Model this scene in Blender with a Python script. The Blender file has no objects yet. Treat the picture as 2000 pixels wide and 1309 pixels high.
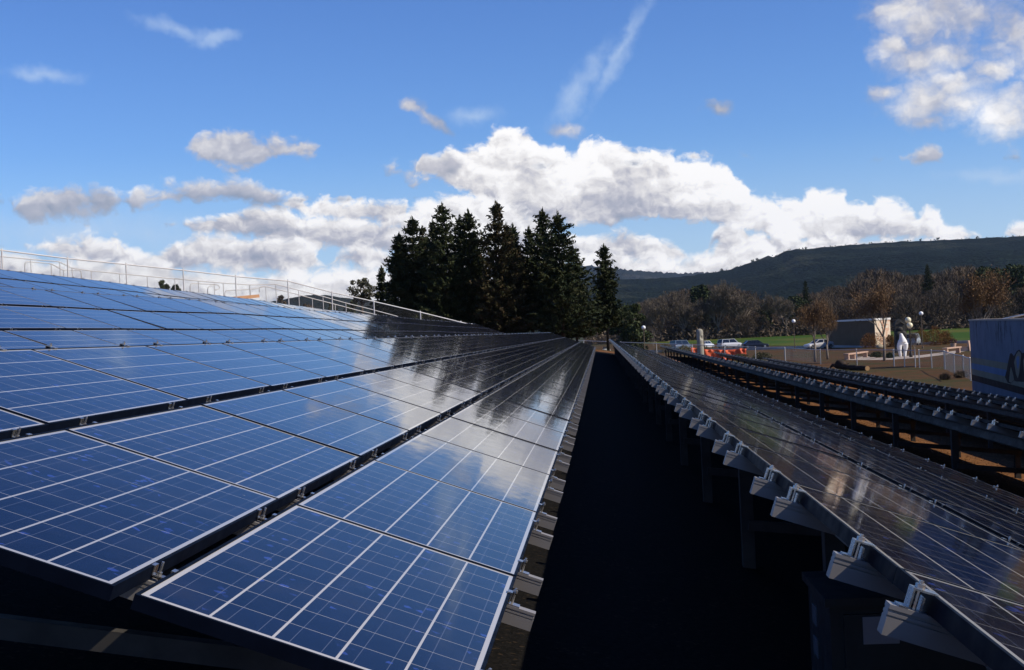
import bpy, math, random
import numpy as np
from mathutils import Vector, Matrix
C = bpy.context.scene.collection
R = math.radians
random.seed(7)

# ------------------------------------------------------------------ camera
FOC = 2620.0                                    # focal length in photo pixels (2000 px wide)
cy = Vector((172/FOC, -7.5/FOC, 1)).normalized()            # row direction seen by the camera
cu = Vector((-0.045, -1, 0)); cu = (cu - cu.dot(cy)*cy).normalized()
cx = cy.cross(cu)
CAMROT = Matrix((cx, cy, cu))                   # camera (x right, y down, z forward) -> world
def ray(px, py):
    d = CAMROT @ Vector(((px-1000)/FOC, (py-654.5)/FOC, 1))
    return d
def at(px, py, Y):
    d = ray(px, py); return d*(Y/d.y)
cam_d = bpy.data.cameras.new('camera'); cam = bpy.data.objects.new('camera', cam_d); C.objects.link(cam)
cam_d.sensor_width = 36; cam_d.lens = 36*FOC/2000; cam_d.clip_start = 0.05; cam_d.clip_end = 30000
m = Matrix.Identity(4)
cols = (CAMROT @ Vector((1,0,0)), -(CAMROT @ Vector((0,1,0))), -(CAMROT @ Vector((0,0,1))))
for i in range(3):
    for j in range(3): m[j][i] = cols[i][j]
cam.matrix_world = m
bpy.context.scene.camera = cam

# ------------------------------------------------------------------ sun, sky, exposure
SUN = Vector((0.975, -0.24, 0.79)).normalized()
sun_d = bpy.data.lights.new('sun', 'SUN'); sun_d.energy = 5.0; sun_d.angle = R(0.53); sun_d.color = (1, .90, .75)
sun = bpy.data.objects.new('sun', sun_d); C.objects.link(sun)
sun.rotation_euler = SUN.to_track_quat('Z', 'Y').to_euler()
vs = bpy.context.scene.view_settings
bpy.context.scene.display_settings.display_device = 'sRGB'
vs.view_transform = 'Standard'; vs.look = 'None'; vs.exposure = 0.0; vs.gamma = 1.0
bpy.context.scene.cycles.max_bounces = 8

class NT:
    """small helper to write node trees as expressions"""
    def __init__(s, tree): s.t = tree
    def new(s, typ, **kw):
        n = s.t.nodes.new(typ)
        for k, v in kw.items(): setattr(n, k, v)
        return n
    def put(s, sock, v):
        if isinstance(v, bpy.types.NodeSocket): s.t.links.new(v, sock)
        elif v is not None: sock.default_value = v
    def m(s, op, a, b=None, c=None, clamp=False):
        n = s.new('ShaderNodeMath', operation=op, use_clamp=clamp)
        s.put(n.inputs[0], a); s.put(n.inputs[1], b)
        if c is not None: s.put(n.inputs[2], c)
        return n.outputs[0]
    def v(s, op, a, b=None, c=None, out=0):
        n = s.new('ShaderNodeVectorMath', operation=op)
        s.put(n.inputs[0], a)
        if b is not None: s.put(n.inputs[1], b)
        if c is not None: s.put(n.inputs[2], c)
        return n.outputs[out]
    def xyz(s, x, y, z=0.0):
        n = s.new('ShaderNodeCombineXYZ'); s.put(n.inputs[0], x); s.put(n.inputs[1], y); s.put(n.inputs[2], z); return n.outputs[0]
    def sep(s, v):
        n = s.new('ShaderNodeSeparateXYZ'); s.put(n.inputs[0], v); return n.outputs
    def noise(s, vec, scale, detail=4, rough=.5, dist=0.0, out=0):
        n = s.new('ShaderNodeTexNoise'); s.put(n.inputs['Vector'], vec)
        n.inputs['Scale'].default_value = scale; n.inputs['Detail'].default_value = detail
        n.inputs['Roughness'].default_value = rough; n.inputs['Distortion'].default_value = dist
        return n.outputs[out]
    def vor(s, vec, scale, feature='F1', out='Distance', detail=0.0, rough=.5, rnd=1.0):
        n = s.new('ShaderNodeTexVoronoi', feature=feature); s.put(n.inputs['Vector'], vec)
        n.inputs['Scale'].default_value = scale; n.inputs['Randomness'].default_value = rnd
        if 'Detail' in n.inputs: n.inputs['Detail'].default_value = detail; n.inputs['Roughness'].default_value = rough
        return n.outputs[out]
    def ramp(s, fac, stops, interp='LINEAR'):
        n = s.new('ShaderNodeValToRGB'); s.put(n.inputs[0], fac); cr = n.color_ramp; cr.interpolation = interp
        while len(cr.elements) < len(stops): cr.elements.new(0.5)
        for e, (p, c) in zip(cr.elements, stops):
            e.position = p; e.color = c if len(c) == 4 else (*c, 1)
        return n.outputs[0]
    def mix(s, fac, a, b, mode='MIX'):
        n = s.new('ShaderNodeMix', data_type='RGBA', blend_type=mode)
        s.put(n.inputs[0], fac)
        for k, c in ((6, a), (7, b)):
            if isinstance(c, tuple) and len(c) == 3: c = (*c, 1)
            s.put(n.inputs[k], c)
        return n.outputs[2]
    def sstep(s, x, lo, hi):
        n = s.new('ShaderNodeMapRange', interpolation_type='SMOOTHSTEP'); s.put(n.inputs[0], x)
        s.put(n.inputs[1], lo); s.put(n.inputs[2], hi); n.inputs[3].default_value = 0; n.inputs[4].default_value = 1
        return n.outputs[0]
    def lin(s, x, lo, hi, a=0.0, b=1.0):
        n = s.new('ShaderNodeMapRange'); s.put(n.inputs[0], x)
        s.put(n.inputs[1], lo); s.put(n.inputs[2], hi); n.inputs[3].default_value = a; n.inputs[4].default_value = b
        return n.outputs[0]
# world: physical sky; the clouds are layers of procedural density over sky directions (azimuth, elevation in degrees)
world = bpy.data.worlds.new('World'); bpy.context.scene.world = world; world.use_nodes = True
SKY_STR = 0.10
def _c(r, g, b): return (r/SKY_STR, g/SKY_STR, b/SKY_STR)
CL_WHITE = _c(1.12, 1.10, 1.08); CL_LIGHT = _c(.86, .835, .825); CL_MID = _c(.53, .53, .59); CL_DARK = _c(.32, .36, .45); CL_CIRRUS = _c(.60, .74, .93)
def azel(px, py):
    d = ray(px, py); return math.degrees(math.atan2(d.x, d.y)), math.degrees(math.atan2(d.z, math.hypot(d.x, d.y)))
PXDEG = math.degrees(1/FOC)
AZ0, AZ1, EL0, EL1 = -24.0, 24.0, -1.0, 15.0
# (photo x, top y, base y) of each cloud layer, far to near
LAYERS = [
 dict(pts=[(520,408,402),(545,396,410),(578,370,422),(603,386,428),(632,373,432),(664,390,436),(700,388,440),(742,376,446),(772,384,450),(792,384,448),(798,402,420),(803,420,372),(808,330,345),
  (815,308,350),(848,292,352),(890,277,372),(938,270,402),(966,244,420),(1010,236,440),(1044,260,448),(1062,280,451),(1090,276,452),(1112,291,452),(1150,271,446),(1190,265,441),(1216,267,436),
  (1242,286,434),(1272,284,434),(1310,290,437),(1352,300,441),(1392,304,445),(1430,324,452),(1452,352,460),(1482,376,470),(1530,369,478),(1562,380,484),(1602,361,490),(1640,361,490),(1662,386,486),
  (1720,384,482),(1772,394,482),(1786,414,482),(1802,401,482),(1832,404,480),(1852,430,478),(1902,441,474),(1935,460,468),(1950,470,466),(1962,440,470),(1990,430,472),(2060,425,475)],
  soft=.34, amp=.44, grad=.62, bias=.71, off=.11),
 dict(pts=[(330,440,436),(348,436,440),(402,424,449),(462,411,460),(512,404,468),(560,412,478),(602,424,486),(642,420,490),(702,430,492),(762,432,490),(792,420,500),(806,402,540),(832,392,560),(872,376,560),(932,384,560),
  (1002,398,555),(1062,428,545),(1095,460,520),(1122,458,506),(1182,462,508),(1216,448,510),(1242,455,512),(1282,466,512),(1312,470,512),(1334,492,508),(1350,510,500),(1390,470,492),(1402,440,476),(1440,440,486),(1482,452,498),(1522,456,500),(1562,462,498),(1602,460,494),
  (1702,462,492),(1802,462,490),(1902,470,480),(1940,480,470),(2040,480,470)],
  soft=.40, amp=.40, grad=.50, bias=.60, off=.30),
 dict(pts=[(40,480,476),(70,470,490),(100,462,500),(152,468,510),(222,463,516),(252,488,522),(302,500,526),(332,485,528),(382,469,530),(432,464,532),(472,469,532),(522,470,532),(572,464,530),(602,478,528),
  (632,512,526),(645,520,518),(652,492,516),(692,480,520),(742,490,522),(772,512,520),(790,530,515),(1380,520,510),(1402,470,512),(1442,452,516),(1482,470,522),(1512,482,524),(1542,478,526),(1572,502,524),(1600,520,510),(2000,520,510)],
  soft=.44, amp=.42, grad=.40, bias=.57, off=.40),
 dict(pts=[(-40,512,560),(40,506,560),(120,516,562),(200,520,564),(250,512,570),(330,526,575),(420,540,580),(520,540,590),(620,532,590),(700,525,590),(780,530,590),(860,540,590),(1100,540,560),(1150,496,545),(1250,508,550),(1350,506,550),(1420,488,550),(1500,486,545),(1560,492,540),(1640,486,530),(2000,540,530)],
  soft=.6, amp=.40, grad=.25, bias=.66, off=.55),
]
GREYLAYERS = [
 dict(pts=[(355,300,296),(372,276,304),(402,252,322),(442,246,334),(482,258,334),(512,272,326),(535,276,318),(556,272,314),(588,264,308),(612,272,300),(632,290,286),(700,300,290),(745,335,330),(765,328,342),(790,336,334),(800,330,348),(825,308,352),(850,305,350),(875,300,345),(900,310,330),(930,330,320),(1420,312,300),(1455,296,314),(1478,300,316),(1500,312,300),(1690,330,300),(1740,305,310),(1768,296,318),(1790,303,326),(1815,290,322),(1836,296,312),(1856,320,300),(2000,320,300)],
  soft=.7, amp=.55, grad=.18, bias=.34, off=.36),
 dict(pts=[(-20,370,388),(15,374,388),(25,398,392),(30,396,420),(62,378,424),(102,363,424),(152,362,420),(202,368,414),(226,384,402),(246,396,392),(264,376,406),(312,368,402),(362,362,398),(402,354,394),(452,360,394),(502,366,396),(542,376,398),(564,394,392),(700,400,380)],
  soft=.6, amp=.45, grad=.34, bias=.33, off=.46),
]
PUFFS = [(1760,18,70,36),(1835,30,125,68),(1985,65,70,84),(1850,105,80,40),(1742,92,50,36),(1780,122,66,52),(1732,180,44,24),(1805,192,76,54),(1820,236,40,18),(1870,165,80,36),(1885,200,90,44),(1935,140,44,26),(1965,225,76,62),
 (848,236,56,15,-38),(805,212,26,10,-30),(1102,258,36,17),(1402,212,34,17)]
CIRRUS = [(355,60,85,17,-14),(425,76,60,14,8),(1215,95,135,18,58),(1130,170,100,26,50),(80,145,90,14,-5),(1955,345,110,16,-6),(925,225,60,22),(150,450,260,46)]
def build_world():
    t = NT(world.node_tree); nt = world.node_tree; nt.nodes.clear()
    out = nt.nodes.new('ShaderNodeOutputWorld'); bg = nt.nodes.new('ShaderNodeBackground')
    nt.links.new(bg.outputs[0], out.inputs[0])
    sky = t.new('ShaderNodeTexSky', sky_type='NISHITA'); sky.sun_disc = False
    sky.sun_elevation = math.asin(SUN.z); sky.sun_rotation = math.atan2(SUN.x, SUN.y)
    sky.altitude = 0; sky.air_density = 1.0; sky.dust_density = 0.0; sky.ozone_density = 3.0
    D = t.new('ShaderNodeTexCoord').outputs['Generated']
    x, y, z = t.sep(D)
    az = t.m('MULTIPLY', t.m('ARCTAN2', x, y), 180/math.pi)
    el = t.m('MULTIPLY', t.m('ARCSINE', z), 180/math.pi)
    P = t.xyz(az, el, 0.0)
    def n2(vec, scale, detail, rough, out=0):
        n = t.new('ShaderNodeTexNoise', noise_dimensions='2D'); t.put(n.inputs['Vector'], vec)
        n.inputs['Scale'].default_value = scale; n.inputs['Detail'].default_value = detail; n.inputs['Roughness'].default_value = rough
        return n.outputs[out]
    def v2(vec, scale, detail, rough):
        n = t.new('ShaderNodeTexVoronoi', voronoi_dimensions='2D', feature='F1'); t.put(n.inputs['Vector'], vec)
        n.inputs['Scale'].default_value = scale; n.inputs['Detail'].default_value = detail; n.inputs['Roughness'].default_value = rough
        return n.outputs['Distance']
    warp = t.v('SUBTRACT', n2(P, .8, 3, .55, 1), (.5, .5, .5))
    Pw = t.v('ADD', P, t.v('MULTIPLY', warp, (1.0, .55, 0)))
    def tex(p):
        q = t.v('MULTIPLY', p, (1, 1.35, 1))
        b = t.m('MULTIPLY', t.m('SUBTRACT', .36, v2(q, .62, 3, .52)), 1.1)
        n = t.m('MULTIPLY', t.m('SUBTRACT', n2(q, 1.3, 6, .6), .5), 1.5)
        return t.m('ADD', b, n)
    T0 = tex(Pw); T1 = tex(t.v('ADD', Pw, (.16, .26, 0)))
    rel = t.m('SUBTRACT', T0, T1)
    wisp = t.m('SUBTRACT', n2(P, .55, 7, .66), .5)
    patch = t.m('SUBTRACT', n2(P, .30, 3, .5), .5)
    wx, wy, wz = t.sep(t.v('MULTIPLY', warp, (.7, .35, 0)))
    azn = t.lin(t.m('ADD', az, wx), AZ0, AZ1)
    def curve(pts):
        n = t.new('ShaderNodeFloatCurve'); t.put(n.inputs['Value'], azn)
        cm = n.mapping; cv = cm.curves[0]; cm.use_clip = False
        pts = sorted(pts)
        while len(cv.points) < len(pts): cv.points.new(.5, .5)
        for p, (a, b) in zip(cv.points, pts):
            p.location = (a, b); p.handle_type = 'AUTO_CLAMPED'
        cm.update(); return t.lin(n.outputs[0], 0, 1, EL0, EL1)
    skyc = t.new('ShaderNodeHueSaturation'); t.put(skyc.inputs['Color'], sky.outputs[0]); skyc.inputs['Saturation'].default_value = 1.22
    col = t.mix(1.0, skyc.outputs[0], t.ramp(t.lin(el, -2, 34), [(0.03, (.80, .97, 1.50)), (.25, (.88, 1.04, 1.42)), (.46, (.93, .98, 1.36)), (.75, (.66, .68, 1.02)), (1.0, (.58, .60, .92))]), 'MULTIPLY')
    col = t.mix(t.m('MULTIPLY', t.sstep(el, 8.5, .0), .80), col, _c(.52, .72, .92))
    def puffs(blobs, p):
        acc = None
        for b in blobs:
            px, py, rx, ry = b[:4]; rot = b[4] if len(b) > 4 else 0
            a, e = azel(px, py)
            q = t.v('SUBTRACT', p, (a, e, 0))
            if rot:
                n = t.new('ShaderNodeVectorRotate', rotation_type='Z_AXIS'); t.put(n.inputs['Vector'], q); n.inputs['Angle'].default_value = R(-rot); q = n.outputs[0]
            q = t.v('MULTIPLY', q, (1/(rx*PXDEG), 1/(ry*PXDEG), 0))
            f = t.m('SUBTRACT', 1.0, t.v('LENGTH', q, out=1))
            acc = f if acc is None else t.m('MAXIMUM', acc, f)
        return acc
    ac = t.m('MULTIPLY', t.sstep(t.m('ADD', puffs(CIRRUS, t.v('ADD', P, t.v('MULTIPLY', warp, (1.0, .7, 0)))), t.m('MULTIPLY', wisp, 1.6)), -.25, 1.35), .55)
    col = t.mix(ac, col, CL_CIRRUS)
    def layer(col, L, grey):
        tp, bp = [], []
        for (px, yt, yb) in L['pts']:
            a, e = azel(px, yt); a2, e2 = azel(px, yb); n = (a-AZ0)/(AZ1-AZ0)
            tp.append((n, (e-EL0)/(EL1-EL0))); bp.append((n, (e2-EL0)/(EL1-EL0)))
        top = curve(tp); base = curve(bp)
        up = t.m('SUBTRACT', top, el); dn = t.m('SUBTRACT', el, base)
        edge = t.m('MINIMUM', up, t.m('MULTIPLY', dn, 1.2))
        tx = t.m('ADD', T0, t.m('MULTIPLY', wisp, 1.6)) if grey else T0
        dens = t.m('ADD', t.m('ADD', edge, L['off']), t.m('MULTIPLY', t.m('ADD', tx, .12), L['amp']*1.15))
        a = t.sstep(dens, -.05, L['soft'])
        if grey: a = t.m('MULTIPLY', a, .94)
        h = t.m('SUBTRACT', t.m('DIVIDE', dn, t.m('MAXIMUM', t.m('SUBTRACT', top, base), .25)), .5)
        s = t.m('ADD', t.m('MULTIPLY', h, L['grad']), L['bias'])
        s = t.m('ADD', s, t.m('MULTIPLY', rel, .34 if not grey else .2))
        s = t.m('ADD', s, t.m('MULTIPLY', patch, .9 if not grey else .6))
        c = t.ramp(s, [(0.10, CL_DARK), (0.36, CL_MID), (0.62, CL_LIGHT), (0.86, CL_WHITE)])
        return t.mix(a, col, c)
    for L in LAYERS: col = layer(col, L, False)
    for L in GREYLAYERS: col = layer(col, L, True)
    pf = t.m('ADD', puffs(PUFFS, t.v('ADD', P, t.v('MULTIPLY', warp, (1.1, .8, 0)))), t.m('MULTIPLY', t.m('ADD', T0, t.m('MULTIPLY', wisp, 2.2)), .38))
    a = t.m('MULTIPLY', t.sstep(pf, -.40, .80), .95)
    s = t.m('ADD', t.m('ADD', t.m('MULTIPLY', rel, .16), t.m('MULTIPLY', patch, 1.3)), t.lin(az, 0, 17, .30, .60))
    s = t.m('ADD', s, t.m('MULTIPLY', t.m('SUBTRACT', pf, .4), .18))
    c = t.ramp(s, [(0.10, CL_DARK), (0.38, CL_MID), (0.70, CL_LIGHT), (1.0, CL_WHITE)])
    col = t.mix(a, col, c)
    nt.links.new(col, bg.inputs[0]); bg.inputs[1].default_value = SKY_STR
    world.cycles.sampling_method = 'MANUAL'; world.cycles.sample_map_resolution = 512
build_world()
# ------------------------------------------------------------------ mesh + material helpers
class MB:
    def __init__(s): s.v = []; s.f = []; s.mi = []; s.uv = {}
    def add(s, verts, faces, mi=0):
        o = len(s.v); s.v += [tuple(p) for p in verts]
        for f in faces: s.f.append(tuple(i+o for i in f)); s.mi.append(mi)
        return s
    def box(s, lo, hi, mi=0):
        x0, y0, z0 = lo; x1, y1, z1 = hi
        return s.add([(x0,y0,z0),(x1,y0,z0),(x1,y1,z0),(x0,y1,z0),(x0,y0,z1),(x1,y0,z1),(x1,y1,z1),(x0,y1,z1)],
                     [(0,3,2,1),(4,5,6,7),(0,1,5,4),(1,2,6,5),(2,3,7,6),(3,0,4,7)], mi)
    def beam(s, a, b, w, h, up=(0,0,1), mi=0):
        """rectangular bar between two points"""
        a = Vector(a); b = Vector(b); d = (b-a).normalized(); u = Vector(up)
        sd = d.cross(u).normalized(); u = sd.cross(d).normalized()
        vs = [p + sd*(sx*w/2) + u*(sz*h/2) for p in (a, b) for (sx, sz) in ((-1,-1),(1,-1),(1,1),(-1,1))]
        return s.add(vs, [(3,2,1,0),(4,5,6,7),(0,1,5,4),(1,2,6,5),(2,3,7,6),(3,0,4,7)], mi)
    def tube(s, pts, r, n=6, mi=0, cap=True):
        """round bar through points; r is one radius or a list"""
        pts = [Vector(p) for p in pts]; k = len(pts); rs = r if isinstance(r, (list, tuple)) else [r]*k
        rings = []
        t = (pts[1]-pts[0]).normalized(); a = t.orthogonal().normalized()
        for i, p in enumerate(pts):
            t = (pts[min(i+1,k-1)]-pts[max(i-1,0)]).normalized()
            a = (a - a.dot(t)*t); a = a.normalized() if a.length > 1e-6 else t.orthogonal().normalized(); b = t.cross(a)
            rings.append([p + (a*math.cos(2*math.pi*j/n)+b*math.sin(2*math.pi*j/n))*rs[i] for j in range(n)])
        vs = [q for rg in rings for q in rg]; fs = []
        for i in range(k-1):
            for j in range(n):
                fs.append((i*n+j, i*n+(j+1)%n, (i+1)*n+(j+1)%n, (i+1)*n+j))
        if cap: fs.append(tuple(reversed(range(n)))); fs.append(tuple((k-1)*n+j for j in range(n)))
        return s.add(vs, fs, mi)
    def prism(s, poly, axis_a, axis_b, origin, ext0, ext1, mi=0):
        """polygon (a,b) in plane axis_a/axis_b at origin, extruded from ext0 to ext1 (vectors)"""
        A = Vector(axis_a); B = Vector(axis_b); O = Vector(origin); n = len(poly)
        vs = [O+A*p+B*q+Vector(ext0) for p, q in poly] + [O+A*p+B*q+Vector(ext1) for p, q in poly]
        fs = [tuple(reversed(range(n))), tuple(range(n, 2*n))] + [(i, (i+1)%n, n+(i+1)%n, n+i) for i in range(n)]
        return s.add(vs, fs, mi)
    def sphere(s, c, r, seg=16, rings=10, mi=0, sc=(1,1,1)):
        vs = []; fs = []
        for i in range(rings+1):
            th = math.pi*i/rings
            for j in range(seg):
                ph = 2*math.pi*j/seg
                vs.append((c[0]+r*sc[0]*math.sin(th)*math.cos(ph), c[1]+r*sc[1]*math.sin(th)*math.sin(ph), c[2]+r*sc[2]*math.cos(th)))
        for i in range(rings):
            for j in range(seg):
                fs.append((i*seg+j, (i+1)*seg+j, (i+1)*seg+(j+1)%seg, i*seg+(j+1)%seg))
        return s.add(vs, fs, mi)
    def lathe(s, prof, c=(0,0,0), seg=16, mi=0):
        vs = []; fs = []; k = len(prof)
        for (r, z) in prof:
            for j in range(seg):
                ph = 2*math.pi*j/seg; vs.append((c[0]+r*math.cos(ph), c[1]+r*math.sin(ph), c[2]+z))
        for i in range(k-1):
            for j in range(seg): fs.append((i*seg+j, i*seg+(j+1)%seg, (i+1)*seg+(j+1)%seg, (i+1)*seg+j))
        fs.append(tuple(reversed(range(seg)))); fs.append(tuple((k-1)*seg+j for j in range(seg)))
        return s.add(vs, fs, mi)
    def mesh(s, name, mats, smooth=False):
        me = bpy.data.meshes.new(name); me.from_pydata(s.v, [], s.f)
        for mt in (mats if isinstance(mats, (list, tuple)) else [mats]): me.materials.append(mt)
        if any(s.mi): me.polygons.foreach_set('material_index', s.mi)
        if smooth: me.polygons.foreach_set('use_smooth', [True]*len(me.polygons))
        me.update(); return me
    def build(s, name, mats, parent=None, smooth=False):
        o = bpy.data.objects.new(name, s.mesh(name, mats, smooth)); C.objects.link(o)
        if parent is not None: o.parent = parent
        return o
def link(name, me, parent=None):
    o = bpy.data.objects.new(name, me); C.objects.link(o)
    if parent is not None: o.parent = parent
    return o
def tag(o, label=None, cat=None, group=None, kind=None):
    if label: o['label'] = label
    if cat: o['category'] = cat
    if group: o['group'] = group
    if kind: o['kind'] = kind
    return o
def thing(name, label, cat, loc=(0,0,0), rz=0.0, group=None):
    o = bpy.data.objects.new(name, None); C.objects.link(o); o.location = loc; o.rotation_euler = (0, 0, rz)
    o.empty_display_size = .2
    return tag(o, label, cat, group)
def soup(name, V, mats, mi=None, smooth=False, k=4):
    """mesh of separate k-gons from an (n*k,3) array"""
    V = np.asarray(V, dtype=np.float32).reshape(-1, 3); n = len(V)//k
    me = bpy.data.meshes.new(name); me.vertices.add(len(V)); me.vertices.foreach_set('co', V.ravel())
    me.loops.add(n*k); me.loops.foreach_set('vertex_index', np.arange(n*k, dtype=np.int32))
    me.polygons.add(n); me.polygons.foreach_set('loop_start', np.arange(0, n*k, k, dtype=np.int32))
    for mt in mats: me.materials.append(mt)
    if mi is not None: me.polygons.foreach_set('material_index', np.asarray(mi, dtype=np.int32))
    me.update(); me.validate(); return me
def mat(name, base=(.5,.5,.5), rough=.6, metal=0.0, spec=.5, nodes=None):
    m = bpy.data.materials.new(name); m.use_nodes = True; b = m.node_tree.nodes['Principled BSDF']
    b.inputs['Base Color'].default_value = (*base, 1); b.inputs['Roughness'].default_value = rough
    b.inputs['Metallic'].default_value = metal; b.inputs['Specular IOR Level'].default_value = spec
    if nodes: nodes(NT(m.node_tree), b)
    return m
def objco(t): return t.new('ShaderNodeTexCoord').outputs['Object']
def worldco(t): return t.new('ShaderNodeNewGeometry').outputs['Position']
def orand(t): return t.new('ShaderNodeObjectInfo').outputs['Random']
def bump(t, b, h, strength=.3, dist=.02):
    n = t.new('ShaderNodeBump'); n.inputs['Strength'].default_value = strength; n.inputs['Distance'].default_value = dist
    t.put(n.inputs['Height'], h); t.t.links.new(n.outputs[0], b.inputs['Normal'])
def varied(name, c1, c2, scale=3.0, rough=.7, metal=0.0, spec=.4, detail=5, bmp=0.0, bscale=None, rvar=.1):
    def f(t, b):
        p = objco(t); n = t.noise(p, scale, detail, .6)
        t.put(b.inputs['Base Color'], t.mix(t.sstep(n, .3, .7), c1, c2))
        t.put(b.inputs['Roughness'], t.lin(t.noise(p, scale*2.3, 3), .3, .7, max(0, rough-rvar), min(1, rough+rvar)))
        if bmp: bump(t, b, t.noise(p, bscale or scale*4, 5), bmp)
    return mat(name, c1, rough, metal, spec, f)
# ------------------------------------------------------------------ terrain height
def sst(x, a, b):
    u = min(1, max(0, (x-a)/(b-a))); return u*u*(3-2*u)
def ground_z(x, y):
    if x > 0: b = -1.45 - .167*min(x, 13.0)
    elif x > -27: b = -1.45 - .18*x
    else: b = 3.41
    if x < -34: b -= min(6.0, (-34-x)*.08)
    t = sst(y, 95, 260); fl = -4.5
    return b*(1-t) + fl*t
# ------------------------------------------------------------------ materials of the arrays
def _glass(t, b):
    u, v, _ = t.sep(t.new('ShaderNodeUVMap', uv_map='UVMap').outputs[0])       # metres on the laminate
    U = t.m('DIVIDE', t.m('SUBTRACT', u, .0115), .1606); V = t.m('DIVIDE', t.m('SUBTRACT', v, .021), .1613)
    def out(x, n): return t.m('MAXIMUM', t.m('LESS_THAN', x, 0.0), t.m('GREATER_THAN', x, float(n)))
    fu = t.m('FRACT', U); fv = t.m('FRACT', V)
    eu = t.m('ABSOLUTE', t.m('SUBTRACT', fu, .5)); ev = t.m('ABSOLUTE', t.m('SUBTRACT', fv, .5))
    white = t.m('MAXIMUM', t.m('MAXIMUM', out(U, 5), out(V, 10)), t.m('GREATER_THAN', eu, .5-.0215))
    thin = t.m('GREATER_THAN', ev, .5-.0085)
    bus = t.m('LESS_THAN', t.m('ABSOLUTE', t.m('SUBTRACT', eu, .25)), .0065)
    cell = t.xyz(t.m('FLOOR', U), t.m('FLOOR', V), orand(t))
    wn = t.new('ShaderNodeTexWhiteNoise', noise_dimensions='3D'); t.put(wn.inputs['Vector'], cell)
    P = t.xyz(u, v, t.m('MULTIPLY', orand(t), 37.0))
    q = t.vor(P, 46.0, 'F1', 'Color'); qn = t.sep(q)[0]
    big = t.noise(P, 9.0, 3, .5)
    base = t.mix(wn.outputs[0], (.0014, .0030, .0140), (.0024, .0050, .0210))
    base = t.mix(t.m('MULTIPLY', t.lin(qn, 0, 1), t.lin(big, .35, .7)), base, (.0035, .0070, .030))
    fl = t.m('MULTIPLY', t.m('GREATER_THAN', qn, .955), t.sstep(t.noise(P, 5.0, 2), .50, .62))
    base = t.mix(t.m('MULTIPLY', fl, .75), base, (.03, .06, .30))
    base = t.mix(t.m('MULTIPLY', bus, .8), base, (.085, .10, .15))
    base = t.mix(thin, base, (.36, .36, .37))
    base = t.mix(white, base, (.42, .42, .425))
    # thin dust film, a little heavier to the low edge
    dust = t.m('MULTIPLY', t.sstep(t.noise(P, 3.1, 6, .65), .45, .85), .035)
    base = t.mix(dust, base, (.35, .30, .24))
    dv = t.new('ShaderNodeTexVoronoi', feature='F1'); t.put(dv.inputs['Vector'], P); dv.inputs['Scale'].default_value = 2.6
    dr = t.m('LESS_THAN', t.m('ADD', dv.outputs['Distance'], t.m('MULTIPLY', t.noise(P, 60.0, 2), .05)), t.m('MULTIPLY', t.m('SUBTRACT', t.sep(dv.outputs['Color'])[0], .62), .16))
    base = t.mix(t.m('MULTIPLY', dr, .55), base, (.42, .40, .36))
    base = t.mix(1.0, base, t.mix(orand(t), (.84, .87, .93), (1.08, 1.05, 1.0)), 'MULTIPLY')
    t.put(b.inputs['Base Color'], base)
    b.inputs['IOR'].default_value = 1.36
    t.put(b.inputs['Roughness'], t.lin(t.noise(P, 6.0, 4), .3, .7, .045, .075))
    bump(t, b, t.noise(t.v('MULTIPLY', P, (1, .35, 1)), 7.0, 2), .05, .02)
M_GLASS = mat('solar_glass', nodes=_glass)
M_FRAME = varied('bronze_frame', (.003, .005, .011), (.005, .008, .017), 6, .5, .0, .03)
def _alu(t, b):
    p = worldco(t); n = t.noise(t.v('MULTIPLY', p, (3, 20, 20)), 1.0, 5, .6)
    t.put(b.inputs['Base Color'], t.mix(n, (.27, .25, .235), (.34, .32, .30)))
    t.put(b.inputs['Roughness'], t.lin(t.noise(p, 9, 3), .3, .7, .34, .5))
M_ALU = mat('mill_aluminium', (.4,.39,.38), .4, .25, .5, _alu)
M_STEEL = varied('galvanised_steel', (.20, .20, .20), (.30, .30, .30), 8, .45, .8)
M_CLAMP = varied('bright_clamp_metal', (.42, .41, .40), (.54, .53, .52), 20, .26, .85)
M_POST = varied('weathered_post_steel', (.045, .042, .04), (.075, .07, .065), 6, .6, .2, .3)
M_BACK = varied('module_backsheet', (.045, .045, .045), (.06, .06, .06), 4, .6)
# ------------------------------------------------------------------ solar arrays
PW, PL, PH = .846, 1.675, .038; PITCH = 1.678; CPITCH = .90
def panel_geo(lip=.010):
    """laminate (top + back) and frame ring of one module; local x down the slope, y along the row, z = top of frame"""
    g = MB(); g.add([(lip,lip,-.002),(PW-lip,lip,-.002),(PW-lip,PL-lip,-.002),(lip,PL-lip,-.002)], [(0,1,2,3)], 0)
    g.add([(lip,lip,-.010),(PW-lip,lip,-.010),(PW-lip,PL-lip,-.010),(lip,PL-lip,-.010)], [(3,2,1,0)], 1)
    f = MB()
    f.box((0,0,-PH),(lip,PL,0)); f.box((PW-lip,0,-PH),(PW,PL,0))
    f.box((lip,0,-PH),(PW-lip,lip,0)); f.box((lip,PL-lip,-PH),(PW-lip,PL,0))
    return g, f
G_PAN, G_FRM = panel_geo()
def set_uv(me, lay):
    uvl = me.uv_layers.new(name='UVMap'); uvl.data.foreach_set('uv', np.asarray(lay, dtype=np.float32).ravel())
ME_PAN = G_PAN.mesh('solar_panel', [M_GLASS, M_BACK]); set_uv(ME_PAN, [(0,0),(PW-.02,0),(PW-.02,PL-.02),(0,PL-.02)]*2)
ME_FRM = G_FRM.mesh('frame', M_FRAME)
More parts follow.
